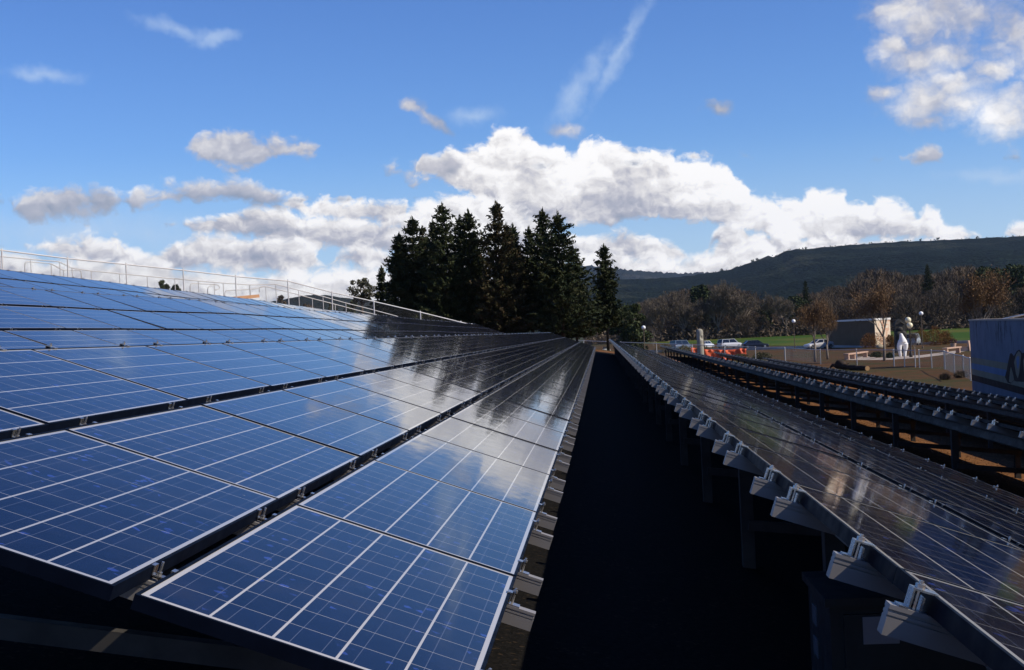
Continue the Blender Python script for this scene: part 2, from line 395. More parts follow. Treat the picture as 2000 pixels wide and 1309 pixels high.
def rail_profile():
    # (y, z) section of the extruded rail with two grooves on each side, top at z=0
    h = .062; w = .021; g = .0055
    L = [(-w,0),(-w,-.009),(-w+g,-.009),(-w+g,-.015),(-w,-.015),(-w,-.021),(-w+g,-.021),(-w+g,-.025),(-w,-.025),(-w,-h)]
    return L + [(-y, z) for y, z in reversed(L)]
RAILP = rail_profile()
def rail_mesh(s0, s1):
    g = MB(); n = len(RAILP)
    vs = [(s0,y,z) for y,z in RAILP] + [(s1,y,z) for y,z in RAILP]
    g.add(vs, [tuple(reversed(range(n))), tuple(range(n,2*n))] + [(i,(i+1)%n,n+(i+1)%n,n+i) for i in range(n)])
    return g.mesh('rail', M_ALU)
def clamp_geo(kind):
    """clamp in rail space (z=0 top of rail, x down the slope, 0 = edge of the frame)"""
    g = MB()
    if kind == 'top':       # end clamp on the high edge
        g.box((-.040,-.021,.004),(-.036,.021,PH+.002)); g.box((-.040,-.021,PH+.002),(.010,.021,PH+.006)); g.box((-.058,-.021,0.0),(-.040,.021,.004))
        g.box((-.016,-.021,.0),(-.013,.021,PH*.8)); g.tube([(-.024,0,0),(-.024,0,PH+.022)], .0048, 6); g.tube([(-.024,0,PH+.006),(-.024,0,PH+.015)], .010, 6)
    elif kind == 'low':
        g.box((.002,-.02,0),(.006,.02,PH+.004)); g.box((-.012,-.02,PH+.001),(.006,.02,PH+.005)); g.box((.006,-.02,0),(.042,.02,.005))
        g.tube([(.014,0,0),(.014,0,PH+.020)], .0045, 6); g.tube([(.014,0,PH+.004),(.014,0,PH+.013)], .0085, 6)
    else:                   # two clips facing each other across the gap
        for s, x in ((-1, .002), (1, .052)):
            g.box((min(x,x+s*-.003),-.015,PH*.45),(max(x,x+s*-.003),.015,PH+.003)); g.box((min(x-s*.003,x+s*.008),-.015,PH+.001),(max(x-s*.003,x+s*.008),.015,PH+.004))
        g.box((.0,-.012,PH*.35),(.054,.012,PH*.45)); g.tube([(.018,0,0),(.018,0,PH+.016)], .004, 6); g.tube([(.018,0,PH*.45),(.018,0,PH*.45+.009)], .0075, 6)
    return g
G_CL = {k: clamp_geo(k) for k in ('top','mid','low')}; ME_CL = {k: G_CL[k].mesh('clamp', M_CLAMP) for k in G_CL}
SLOPE = 2*CPITCH + PW
RAIL_Y = (.30, PL-.30)
rng = random.Random(11)
def array(name, label, x0, z0, y0, n, over_hi=.09, over_lo=.10, named=100, frames=True, clampn=16, drop=None, gap=3.356, group=None, tilt=18.8):
    """one rack of three module rows, high edge at x0, z0; y0 = start, n = modules along the row"""
    TILT = R(tilt); SA = Vector((math.cos(TILT), 0, -math.sin(TILT))); SN = Vector((math.sin(TILT), 0, math.cos(TILT)))
    root = thing(name, label, 'solar array', (x0, y0, ground_z(x0, y0)), 0, group)
    O = Vector((x0, y0, ground_z(x0, y0)))
    def dz(y): return drop(y) if drop else 0.0
    def base(s, y, up=0.0):         # world position on the panel plane, relative to root
        return Vector((x0, y, z0)) + SA*s + SN*up + Vector((0,0,dz(y))) - O
    order = sorted([(i, k) for i in range(n) for k in range(3)], key=lambda q: (q[0], -q[1]))
    far_v, far_f, far_m, far_uv = [], [], [], []
    for idx, (i, k) in enumerate(order):
        y = y0 + i*PITCH; p = base(k*CPITCH, y); sl = math.atan2(dz(y+PITCH)-dz(y), PITCH)
        a = Vector(SA); a = a + SN*rng.gauss(0, .0018); b = Vector((0, math.cos(sl), math.sin(sl))) + SN*rng.gauss(0, .0012)
        a.normalize(); b.normalize(); nn = a.cross(b).normalized()
        M = Matrix(((a.x,b.x,nn.x,p.x),(a.y,b.y,nn.y,p.y),(a.z,b.z,nn.z,p.z),(0,0,0,1)))
        if idx < named:
            o = link('solar_panel', ME_PAN, root); o.matrix_local = M
            if frames: link('frame', ME_FRM, o)
            else:
                link('frame', ME_FRM, o)
        else:
            o0 = len(far_v)
            for q in G_PAN.v: far_v.append(M @ Vector(q))
            for f in G_PAN.f: far_f.append(tuple(j+o0 for j in f))
            far_m += G_PAN.mi; far_uv += [(0,0),(PW-.02,0),(PW-.02,PL-.02),(0,PL-.02)]*2
            o0 = len(far_v)
            for q in G_FRM.v: far_v.append(M @ Vector(q))
            for f in G_FRM.f: far_f.append(tuple(j+o0 for j in f)); far_uv += [(0,0)]*4
            far_m += [2]*len(G_FRM.f)
    if far_f:
        me = bpy.data.meshes.new('solar_panel'); me.from_pydata(far_v, [], far_f)
        for mt in (M_GLASS, M_BACK, M_FRAME): me.materials.append(mt)
        me.polygons.foreach_set('material_index', far_m); set_uv(me, far_uv); me.update()
        tag(link('solar_panel', me, root), kind='stuff')
    RM = rail_mesh(-over_hi, SLOPE+over_lo)
    rails = [y0 + i*PITCH + ry for i in range(n) for ry in RAIL_Y]
    cl = MB(); extra = MB(); nr = 0
    for j, y in enumerate(rails):
        p = base(0, y, -PH-.0015)
        M = Matrix(((SA.x,0,SN.x,p.x),(0,1,0,p.y),(SA.z,0,SN.z,p.z),(0,0,0,1)))
        parent = None
        if j < 100:
            o = link('rail', RM, root); o.matrix_local = M; parent = o
        else:
            for (aa, bb) in ((-over_hi, SLOPE+over_lo),):
                extra.beam(p+SA*aa-SN*.031, p+SA*bb-SN*.031, .042, .062, SN)
        for s, kd in ((0,'top'),(PW,'mid'),(CPITCH+PW,'mid'),(SLOPE,'low')):
            if parent is not None and j < clampn:
                c = link('clamp', ME_CL[kd], parent); c.location = (s, 0, 0)
            else:
                g = G_CL[kd]; cl.add([M @ (Vector(q)+Vector((s,0,0))) for q in g.v], g.f)
    if cl.v: tag(cl.build('clamp', M_CLAMP, root), kind='stuff')
    if extra.v: tag(extra.build('rail', M_ALU, root), kind='stuff')
    # two long beams under the rails on rows of posts, with a brace from each tall post to its short one
    sh, sl_ = .36, 2.22
    for s in (sh, sl_):
        g = MB(); prev = None
        for i in range(0, n+1, 4):
            yy = y0 + min(i, n)*PITCH + (.75 if i == 0 else 0); q = base(s, yy, -PH-.062-.05)
            if prev is not None: g.beam(prev, q, .06, .09, SN)
            prev = q
        if n % 4: g.beam(prev, base(s, y0+n*PITCH, -PH-.112), .06, .09, SN)
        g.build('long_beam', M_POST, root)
    for s in (CPITCH-.105, 2*CPITCH-.105):     # added bars under the row gaps, set to stop sun leaking through
        g = MB(); prev = None
        for i in list(range(0, n, 4))+[n]:
            q = base(s, y0+i*PITCH+(.75 if i == 0 else 0), -PH-.062-.055)
            if prev is not None: g.beam(prev, q, .13, .09, SN)
            prev = q
        g.build('sun_block_bar', M_POST, root)
    y = y0 + .84
    while y < y0 + n*PITCH:
        feet = []
        for s in (sh, sl_):
            q = base(s, y, -PH-.062-.095); gz = ground_z(q.x+O.x, y) - O.z
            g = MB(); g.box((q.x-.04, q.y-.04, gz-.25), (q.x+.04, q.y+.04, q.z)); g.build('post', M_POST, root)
            feet.append((q, gz))
        (qa, ga), (qb, gb) = feet
        zb = ga + .30
        if qb.z - .1 > zb-.35:
            g = MB(); e = min(qb.z-.06, zb+.02); g.beam((qa.x, qa.y-.075, zb), (qb.x+.05, qb.y-.075, e), .05, .065); g.build('brace', M_POST, root)
        y += gap
    return root
T1 = array('solar_array', 'nearest blue solar array, filling the left foreground with its clamped rows of panels', -2.825, .040, 3.13, 44, clampn=20, tilt=20)
d23 = lambda k: (lambda y: -k*sst(y, 22, 80) + .010*math.sin(y*.31) + .006*math.sin(y*.83+1))
T2 = array('solar_array', 'middle blue solar array on the slope, just behind the nearest one', -7.37, .894, 7.4, 43, clampn=6, drop=d23(.12), frames=False, tilt=20)
T3 = array('solar_array', 'uppermost blue solar array, along the ridge below the railed walkway', -11.87, 1.77, 15.0, 38, clampn=0, drop=d23(.42), frames=False, tilt=20)
R1 = array('solar_array', 'dark solar array right of the black aisle, seen along its raised edge of rail ends', .626, -.546, -2.044, 54, over_hi=.075, clampn=24)
R2 = array('solar_array', 'solar array seen from behind, first beyond the aisle array, on dark posts over orange bark', 4.08, -1.131, 6.2, 51, over_hi=.075, clampn=0, frames=False)
R3 = array('solar_array', 'solar array seen from behind, between two others on the far right', 7.65, -1.727, 14.0, 46, over_hi=.075, clampn=0, frames=False)
R4 = array('solar_array', 'solar array farthest to the right, nearest the painted blue wall', 11.05, -2.295, 22.0, 42, over_hi=.075, clampn=0, frames=False)
# ------------------------------------------------------------------ ground
def _ground(t, b):
    p = worldco(t); x, y, z = t.sep(p)
    n1 = t.noise(p, .35, 6, .6); n2 = t.noise(p, 3.0, 5, .65); ch = t.vor(p, 26.0, 'F1', 'Color'); c1 = t.sep(ch)[0]
    bark = t.ramp(c1, [(0, (.07, .031, .012)), (.5, (.155, .069, .026)), (1, (.26, .125, .05))])
    bark = t.mix(t.sstep(n2, .4, .7), bark, (.12, .054, .021))
    dry = t.mix(t.sstep(n1, .35, .65), (.105, .047, .018), (.070, .042, .016)); dry = t.mix(t.m('MULTIPLY', t.sstep(t.noise(p, .16, 5, .65), .46, .62), .8), dry, (.040, .048, .014))
    dry = t.mix(t.m('MULTIPLY', t.sstep(n2, .5, .75), .5), dry, (.15, .085, .038))
    far = t.m('MAXIMUM', t.sstep(y, 96, 112), t.sstep(t.m('SUBTRACT', x, t.m('MULTIPLY', n1, 3.0)), 13.5, 16.0))
    col = t.mix(far, bark, dry)
    farther = t.sstep(y, 330, 520)
    col = t.mix(farther, col, (.045, .05, .022))
    t.put(b.inputs['Base Color'], col)
    bump(t, b, t.m('ADD', t.m('MULTIPLY', c1, .6), n2), .45, .03)
M_GROUND = mat('bark_and_dry_grass', rough=.95, spec=.1, nodes=_ground)
def grid(name, xs, ys, zf, m, lift=0.0, parent=None, smooth=True):
    V = [(x, y, zf(x, y)+lift) for y in ys for x in xs]; nx = len(xs)
    F = [(j*nx+i, j*nx+i+1, (j+1)*nx+i+1, (j+1)*nx+i) for j in range(len(ys)-1) for i in range(nx-1)]
    me = bpy.data.meshes.new(name); me.from_pydata(V, [], F); me.materials.append(m)
    me.polygons.foreach_set('use_smooth', [smooth]*len(F)); me.update()
    return link(name, me, parent)
xs = [-9000,-4000,-1500,-600,-300,-150,-90,-60,-45,-34] + list(range(-30,-2,3)) + [-2.4,-1.2,0,1.2,2.4,4,6,8,10,11.5,13,14.5,17,20,25,32,42,55,75,100,150,220,320,480,800,1500,3000,6000,9000]
ys = [-60,-25,-10,-4] + list(range(0,96,8)) + list(range(96,270,10)) + [285,320,370,430,500,600,800,1200,2000,3500,6000,9000]
tag(grid('ground', xs, ys, ground_z, M_GROUND), kind='structure')
# ------------------------------------------------------------------ vegetation
def gp(px, py, lift=0.0, it=40):
    """the point of the ground seen at a photo pixel"""
    d = ray(px, py); lo, hi = 2.0, 3000.0
    for _ in range(60):
        mdl = (lo+hi)/2
        p = d*(mdl/d.y)
        if p.z > ground_z(p.x, p.y): lo = mdl
        else: hi = mdl
    p = d*(lo/d.y); return Vector((p.x, p.y, ground_z(p.x, p.y)+lift))
def on_ground(px, Y):
    d = ray(px, 654.5-.045*0); x = None
    # x at depth Y for that image column near the horizon
    p = at(px, 645-.045*(px-1172), Y); return Vector((p.x, p.y, ground_z(p.x, p.y)))
def foliage_mat(name, c1, c2, c3, rough=.75, scale=.9):
    def f(t, b):
        p = worldco(t); n = t.noise(p, scale, 4, .65); r = t.new('ShaderNodeNewGeometry').outputs['Random Per Island']
        c = t.mix(t.sstep(n, .35, .65), c1, c2); c = t.mix(t.m('MULTIPLY', t.m('GREATER_THAN', r, .72), .75), c, c3)
        t.put(b.inputs['Base Color'], c)
    return mat(name, c1, rough, 0, .15, f)
M_CONIF = foliage_mat('conifer_needles', (.017,.026,.010), (.028,.037,.013), (.042,.042,.016))
M_CONIFB = foliage_mat('browned_conifer_needles', (.021,.026,.010), (.038,.032,.013), (.058,.040,.018))
M_EVER = foliage_mat('evergreen_leaves', (.026,.040,.015), (.045,.060,.022), (.065,.07,.03), scale=.5)
M_OLIVE = foliage_mat('olive_leaves', (.085,.085,.035), (.13,.115,.055), (.16,.13,.07), scale=2)
M_GREY = foliage_mat('grey_green_leaves', (.045,.05,.028), (.075,.075,.045), (.10,.09,.06), scale=1.5)
M_RUST = foliage_mat('russet_twigs', (.13,.052,.014), (.19,.080,.022), (.13,.085,.024), scale=2)
M_TWIG = foliage_mat('bare_brown_twigs', (.068,.051,.035), (.105,.079,.054), (.140,.105,.072), scale=.25)
M_TWIGB = foliage_mat('tawny_twigs', (.13,.080,.042), (.17,.11,.06), (.20,.12,.06), scale=1.0)
M_TWIGP = foliage_mat('pale_bare_twigs', (.11,.09,.065), (.145,.118,.088), (.09,.07,.05), scale=.25)
M_LEAFB = foliage_mat('dry_brown_leaves', (.14,.078,.036), (.18,.105,.05), (.11,.06,.032), scale=1.2)
M_BARK = varied('tree_bark', (.075,.055,.042), (.12,.09,.07), 3, .9, 0, .1, 6, .4)
M_BARKP = varied('pale_tree_bark', (.26,.22,.18), (.17,.14,.11), 3, .9, 0, .1, 6, .4)
M_BARKD = varied('dark_tree_bark', (.035,.026,.020), (.06,.045,.034), 3, .9, 0, .1)
def rnd_unit(r, n):
    v = r.normal(size=(n,3)); return v/np.linalg.norm(v, axis=1, keepdims=True)
def leaf_quads(r, pos, L, W, along=None, bias=0.0):
    """quads at positions; axis direction mixes a given direction with a random one"""
    n = len(pos); a = rnd_unit(r, n)
    if along is not None: a = a*(1-bias)+along*bias; a /= np.linalg.norm(a, axis=1, keepdims=True)
    b = np.cross(a, rnd_unit(r, n)); b /= np.linalg.norm(b, axis=1, keepdims=True)+1e-9
    L = (L*r.uniform(.6,1.4,n))[:,None]/2; W = (W*r.uniform(.6,1.4,n))[:,None]/2
    return np.stack([pos-a*L-b*W*.5, pos-a*L*.1+b*W, pos+a*L, pos-a*L*.1-b*W], 1)
def conifer_meshes(seed, H, W, m, bare=.05, twin=False):
    r = np.random.default_rng(seed); parts = []
    def spire(cx, cy, z0, H, W, dens=1.0):
        nl = int(H*5.0)
        for i in range(nl):
            h = (i+r.uniform(0,1))/nl; z = z0 + h*(H-z0)
            prof = (1-h)**.68*(.55+.45*min(1, h/.10+.3))+.05
            nb = int(5+4*(1-h)); a0 = r.uniform(0, 6.28)
            for k in range(nb):
                az = a0 + 6.283*k/nb + r.normal(0,.25)
                rr = W*prof*r.uniform(.45,1.18)*(1+.24*math.sin(az*2+z*.9+seed)+.12*math.sin(az*3-z*1.9))
                n = max(6, int(rr*19*dens)+5); t = r.uniform(.05,1,n)**.7
                d = np.array([math.cos(az), math.sin(az), 0])
                up = .30*rr*(t**2) - .22*rr*t*(1-h*.8) + (.25*rr*t if h > .85 else 0)
                pos = np.stack([cx+d[0]*rr*t, cy+d[1]*rr*t, z+up], 1) + r.normal(0, .085, (n,3))*np.array([1,1,.8])
                al = np.tile(d*.8+np.array([0,0,.25]), (n,1))
                parts.append(leaf_quads(r, pos, .36, .13, al, .55))
        n = 26; t = r.uniform(0,1,n); pos = np.stack([np.full(n,cx)+r.normal(0,.05,n), np.full(n,cy)+r.normal(0,.05,n), H-.2+t*.55],1)
        parts.append(leaf_quads(r, pos, .34, .08, np.tile([0,0,1.], (n,1)), .8))
    spire(0, 0, bare*H, H, W)
    if twin: spire(W*.5*r.choice([-1,1]), .3, bare*H+H*.25, H*.86, W*.62)
    V = np.concatenate(parts)
    g = MB(); g.tube([(0,0,-.3),(0,0,H*.4),(0.02,0,H*.96)], [.19*H/12,.12*H/12,.02], 8)
    return soup('crown', V, [m]), g.mesh('trunk', M_BARKD, True)
def tree_thing(name, label, cat, loc, crown, trunk, rz=0, group=None, sc=1.0):
    t = thing(name, label, cat, loc, rz, group); t.scale = (sc,)*3
    if trunk: link('trunk', trunk, t)
    if crown: link('crown', crown, t)
    return t
CONIFERS = [  # photo top, half width, depth, kind
 (777,470,24,113,0),(804,424,31,109,0),(825,443,24,115,1),(845,430,26,112,0),(863,398,32,107,0),(897,422,28,112,0),(914,410,34,108,0),
 (969,394,37,106,1),(989,436,26,111,1),(1001,438,27,114,0),(1032,444,27,112,0),(1059,408,31,109,0),(1089,414,37,105,0),(1119,486,34,108,0)]
CL = ['dark conifer with the lowest top, outermost left of the tall clump','dark conifer with a pointed top, second from the left of the tall clump',
 'browned thin conifer between two dark spires near the left of the clump','dark slim conifer leaning on the tallest spire of the left half of the clump',
 'tallest dark conifer in the left half of the clump','dark conifer just left of a broader one in the middle of the clump','broad dark conifer in the middle, left of the sky gap',
 'tallest brown tinged conifer in the middle of the clump','short brown tinged conifer on the shoulder of the tallest brown one','slim dark conifer just right of the brown tinged pair',
 'thin topped dark conifer left of the two right hand spires','tall slim dark spire, left one of the right hand pair','tall broad dark spire, right one of the right hand pair','lower dark conifer at the right end of the tall clump']
for i, (px, py, hw, Y, kd) in enumerate(CONIFERS):
    top = at(px, py, Y); b = Vector((top.x, Y, ground_z(top.x, Y))); H = top.z-b.z
    cr, tr = conifer_meshes(20+i, H-.3, hw*1.80*Y/FOC, M_CONIFB if kd else M_CONIF, bare=.04 if i < 10 else .11, twin=i in (1,5,10))
    tree_thing('conifer_tree', CL[i], 'tree', b, cr, tr, 0, 'tall conifers in a clump behind the arrays')
top = at(1171, 484, 112); b = Vector((top.x+.35, 112, ground_z(top.x, 112)))
cr, tr = conifer_meshes(51, top.z-b.z, 40*112/FOC, M_CONIF, bare=.22); tree_thing('conifer_tree', 'lone dark conifer standing apart at the end of the black aisle', 'tree', b, cr, tr)
top = at(745, 527, 118); b = Vector((top.x, 118, ground_z(top.x, 118)))
cr, tr = conifer_meshes(52, top.z-b.z, 27*118/FOC, M_CONIF); tree_thing('conifer_tree', 'small dark conifer between the grey round tree and the tall clump', 'tree', b, cr, tr)

def leafy_tree_meshes(seed, H, W, m, bark=None, clumps=26, per=90, leaf=.3, z0=.3, lw=.45, trunk_r=.2):
    r = np.random.default_rng(seed); parts = []; g = MB()
    g.tube([(0,0,-.3),(0,0,H*z0*.6),(.1,0,H*.55)], [trunk_r,trunk_r*.8,trunk_r*.3], 7)
    for k in range(clumps):
        a = r.uniform(0, 6.283); q = r.uniform(0,1)**.5; zz = r.uniform(0,1)
        w = W*math.sin(math.pi*(.12+.82*zz))**.7
        c = np.array([math.cos(a)*w*q, math.sin(a)*w*q, H*(z0+(1-z0)*zz*.93)])
        rad = W*r.uniform(.22,.38)
        p = rnd_unit(r, per)*(r.uniform(.2,1,(per,1))**.5)*rad*np.array([1,1,.75])+c
        parts.append(leaf_quads(r, p, leaf, leaf*lw))
        g.tube([(0,0,H*z0*.7+.3*zz*H), tuple(c*.6+np.array([0,0,H*z0*.3])), tuple(c)], [trunk_r*.35,trunk_r*.2,.02], 5)
    return soup('crown', np.concatenate(parts), [m]), g.mesh('trunk', bark or M_BARK, True)
# tree with grey leaves left of the clump
top = at(704, 536, 121); b = Vector((top.x, 121, ground_z(top.x, 121)))
cr, tr = leafy_tree_meshes(3, top.z-b.z, 26*121/FOC, M_GREY, M_BARK, 26, 80, .20, .42, .5, .16)
tree_thing('eucalyptus_tree', 'loose grey green round tree with sky showing through, left of the small conifer', 'tree', b, cr, tr)
for i, (px, py, hw, lab) in enumerate([(319,546,13,'left round pine top showing above the panels behind the railing'),(342,552,10,'right smaller round pine top showing above the panels behind the railing'),(291,562,8,'lowest round pine top barely showing above the panels')]):
    top = at(px, py, 150); b = Vector((top.x, 150, ground_z(top.x, 150)))
    cr, tr = leafy_tree_meshes(60+i, top.z-b.z, hw*150/FOC*1.1, M_EVER, None, 22, 110, .35, .55); tree_thing('pine_tree', lab, 'tree', b, cr, tr)
for i, (px, py, hw, m_, lab) in enumerate([(549,574,14,M_TWIG,'brown scrubby tree behind the bend of the railed walkway'),(600,590,18,M_TWIG,'wide low brown tree behind the descending railing'),(648,592,16,M_GREY,'dull olive tree low behind the descending railing'),(690,585,20,M_EVER,'dark low tree below the round grey tree')]):
    top = at(px, py, 205); b = Vector((top.x, 205, ground_z(top.x, 205)))
    cr, tr = leafy_tree_meshes(70+i, top.z-b.z, hw*205/FOC, m_, None, 30, 90, .5, .35); tree_thing('scrub_tree', lab, 'tree', b, cr, tr)
top = at(1228, 590, 175); b = Vector((top.x, 175, ground_z(top.x, 175)))
cr, tr = leafy_tree_meshes(80, top.z-b.z, 40*175/FOC, M_EVER, None, 44, 130, .5, .08); tree_thing('evergreen_tree', 'rounded dark green tree right behind the lone conifer', 'tree', b, cr, tr)

def bare_tree_mesh(seed, H, W, up=.5, levels=5, r0=.16, twigL=.5, twigW=.02, kids=3, leaves=None, fork=.28, nleaf=0):
    """bare branching tree; returns crown (limbs and twigs) and trunk meshes"""
    rr = random.Random(seed); r = np.random.default_rng(seed); g = MB(); gt = MB(); tips = []
    gt.tube([(0,0,-.3),(rr.gauss(0,.02)*H,rr.gauss(0,.02)*H,H*fork)], [r0*1.15,r0*.8], 8)
    base = Vector(gt.v[-1]); base = Vector((0,0,H*fork))
    def grow(p, d, L, rad, lv):
        n = 2; q = p; pts = [q]
        for k in range(n):
            d = (d + Vector((rr.gauss(0,.16), rr.gauss(0,.16), rr.gauss(0,.10)+.06*up))).normalized(); q = q + d*(L/n); pts.append(q)
        g.tube(pts, [rad, rad*.8, rad*.6], 5 if lv < 2 else 3, cap=False)
        if lv >= levels: tips.append((q, d)); return
        for k in range(kids):
            f = rr.uniform(.45, 1.0) if k else 1.0
            s = pts[0].lerp(pts[-1], f)
            ax = d.orthogonal().normalized(); ax.rotate(Matrix.Rotation(rr.uniform(0, 6.28), 3, d))
            nd = (d*rr.uniform(.75,1.1) + ax*rr.uniform(.35,.75)*(1.1-up*.5) + Vector((0,0,.30*up))).normalized()
            grow(s, nd, L*rr.uniform(.58,.80), rad*.58, lv+1)
    nm = 5
    for k in range(nm):
        a = 6.283*k/nm + rr.uniform(-.4,.4); sp = rr.uniform(.25,.75)*W/H*2.2
        grow(base, Vector((math.cos(a)*sp, math.sin(a)*sp, 1)).normalized(), H*.26*rr.uniform(.8,1.15), r0*.55, 1)
    # twigs at the tips
    T = np.array([tuple(p) for p, d in tips]); Dn = np.array([tuple(d) for p, d in tips])
    k = 5; pos = np.repeat(T, k, 0) + r.normal(0, twigL*.35, (len(T)*k, 3)); al = np.repeat(Dn, k, 0)+np.array([0,0,.35*up])
    tw = leaf_quads(r, pos, twigL, twigW, al, .62)
    o = len(g.v); g.v += [tuple(q) for q in tw.reshape(-1,3)]; nf = len(tw)
    g.f += [(o+4*i, o+4*i+1, o+4*i+2, o+4*i+3) for i in range(nf)]; g.mi += [1]*nf
    if nleaf:
        idx = r.integers(0, len(T), nleaf); pos = T[idx] + r.normal(0, twigL*.5, (nleaf,3)); lq = leaf_quads(r, pos, .15, .075)
        o = len(g.v); g.v += [tuple(q) for q in lq.reshape(-1,3)]; g.f += [(o+4*i,o+4*i+1,o+4*i+2,o+4*i+3) for i in range(nleaf)]; g.mi += [2]*nleaf
    # fit to the asked size
    V = np.array(g.v); zt = V[:,2].max(); wd = np.percentile(np.hypot(V[:,0], V[:,1]), 96)
    V[:,2] = H*fork + (V[:,2]-H*fork)*(H-H*fork)/(zt-H*fork); V[:,:2] *= W/wd; g.v = [tuple(q) for q in V]
    return g, gt
PEARS = [  # trunk px, base py, top py, half width px, label, leaves
 (1592,707,578,34,'slender bare pear tree with brown buds, nearest the silver car',900),(1617,702,596,26,'smaller bare pear tree just right of its twin before the tan building',600),
 (1727,705,533,50,'tall oval pear tree with brown leaves before the tan building end',2200),(1915,712,518,58,'broad brown leaved pear tree rising behind the painted blue wall',3000)]
for i, (px, pb, pt, hw, lab, nl) in enumerate(PEARS):
    b = gp(px, pb); top = at(px, pt, b.y)
    g, gt = bare_tree_mesh(100+i, top.z-b.z, hw*b.y/FOC, .95, 5, .11, .60, .030, 3, None, .27, nl)
    t = thing('pear_tree', lab, 'tree', b); gt.build('trunk', M_BARKP, t, True); g.build('crown', [M_BARKP, M_TWIGB, M_LEAFB], t)
# the wood across the field
WV = []
for s in range(6):
    r = np.random.default_rng(300+s); H = 17.0; W = 7.0; parts = []
    g, gt = bare_tree_mesh(300+s, H, W, .45, 4, .38, 1.7, .12, 3, None, .22)
    n = 1500; a = r.uniform(0,6.283,n); zz = r.uniform(0,1,n); w = W*np.sin(np.pi*(.10+.85*zz))**.6*(1+.2*np.sin(a*3+s))*r.uniform(.25,1,n)**.5
    pos = np.stack([np.cos(a)*w, np.sin(a)*w, H*(.16+.80*zz)], 1); al = pos/np.linalg.norm(pos,axis=1,keepdims=True)
    tw = leaf_quads(r, pos, 2.0, .16, al, .55)
    o = len(g.v); g.v += [tuple(q) for q in tw.reshape(-1,3)]; g.f += [(o+4*i,o+4*i+1,o+4*i+2,o+4*i+3) for i in range(n)]; g.mi += [1]*n
    WV.append((g.mesh('crown', [M_BARKD, M_TWIG, M_LEAFB]), gt.mesh('trunk', M_BARKD, True)))
WP = []
for s in range(3):
    g, gt = bare_tree_mesh(340+s, 17.0, 7.5, .5, 6, .40, 1.3, .10, 3, None, .2); WP.append((g.mesh('crown', [M_BARKP, M_TWIGP, M_LEAFB]), gt.mesh('trunk', M_BARKP, True)))
WE = [leafy_tree_meshes(360+s, 15.0, 5.5, M_EVER, M_BARKD, 46, 110, 1.0, .06, .5, .3) for s in range(3)]
WC = [conifer_meshes(380, 16.0, 2.6, M_CONIF)]
prof = [(1190,612),(1240,590),(1290,572),(1340,566),(1370,556),(1400,550),(1440,560),(1470,578),(1500,592),(1530,584),(1560,574),(1600,562),(1650,552),(1680,540),(1720,522),(1760,526),(1800,532),(1850,524),(1885,510),(1920,522),(1960,536),(2005,522),(2060,520)]
def prof_y(px):
    for (a, ya), (b_, yb) in zip(prof, prof[1:]):
        if a <= px <= b_: return ya+(yb-ya)*(px-a)/(b_-a)
    return prof[0][1] if px < prof[0][0] else prof[-1][1]
wr = random.Random(5)
WOODG = 'bare trees of the wood across the field'
for lay in range(3):
    px = 1150 + lay*9
    while px < 2760:
        Y = 545 - lay*38 + wr.uniform(-14, 14)
        py = prof_y(px) + (wr.uniform(-4, 10) if lay == 0 else wr.uniform(6, 26) if lay == 1 else wr.uniform(22, 46))
        b = on_ground(px, Y); H = at(px, py, Y).z - b.z
        cr, tr = wr.choice(WV); sc = H/17.0
        tree_thing('bare_tree', 'bare brown tree in the wood at the far side of the field', 'tree', b, cr, tr, wr.uniform(0, 6.28), WOODG, sc)
        px += wr.uniform(17, 27) if px < 2060 else wr.uniform(30, 46)
for px, py, sc_w, lab in [(1290,562,1,'pale grey bare tree at the left part of the far wood'),(1402,540,1,'pale bare tree with the widest twiggy crown in the far wood'),(1440,556,1,'pale bare tree right beside the widest twiggy crown'),(1334,566,1,'pale bare tree left of the dark green domed tree'),(1535,566,1,'lone pale twiggy tree in the far wood behind the silver car')]:
    b = on_ground(px, 458); H = at(px, py, 458).z-b.z; cr, tr = WP[wr.randrange(3)]; tree_thing('bare_tree', lab, 'tree', b, cr, tr, wr.uniform(0,6.28), None, H/17.0)
for px, py, lab in [(1366,556,'dark green domed tree among pale bare ones in the far wood'),(1492,594,'low dark green tree in the wood behind the dark car'),(1556,578,'dark green tree left of the nearer pear trees in the far wood'),(1938,520,'dark green tree behind the broad brown leaved pear'),(1994,516,'tall dark green tree at the right end of the far wood')]:
    b = on_ground(px, 470); H = at(px, py, 470).z-b.z; cr, tr = WE[wr.randrange(3)]; tree_thing('evergreen_tree', lab, 'tree', b, cr, tr, wr.uniform(0,6.28), None, H/15.0)
for px, py, lab in [(1576,550,'small pointed conifer above the bare wood, left of the tan building'),(1815,518,'pointed conifer above the bare wood, right of the globe lamps')]:
    b = on_ground(px, 490); H = at(px, py, 490).z-b.z; tree_thing('conifer_tree', lab, 'tree', b, *WC[0], wr.uniform(0,6.28), None, H/16.0)
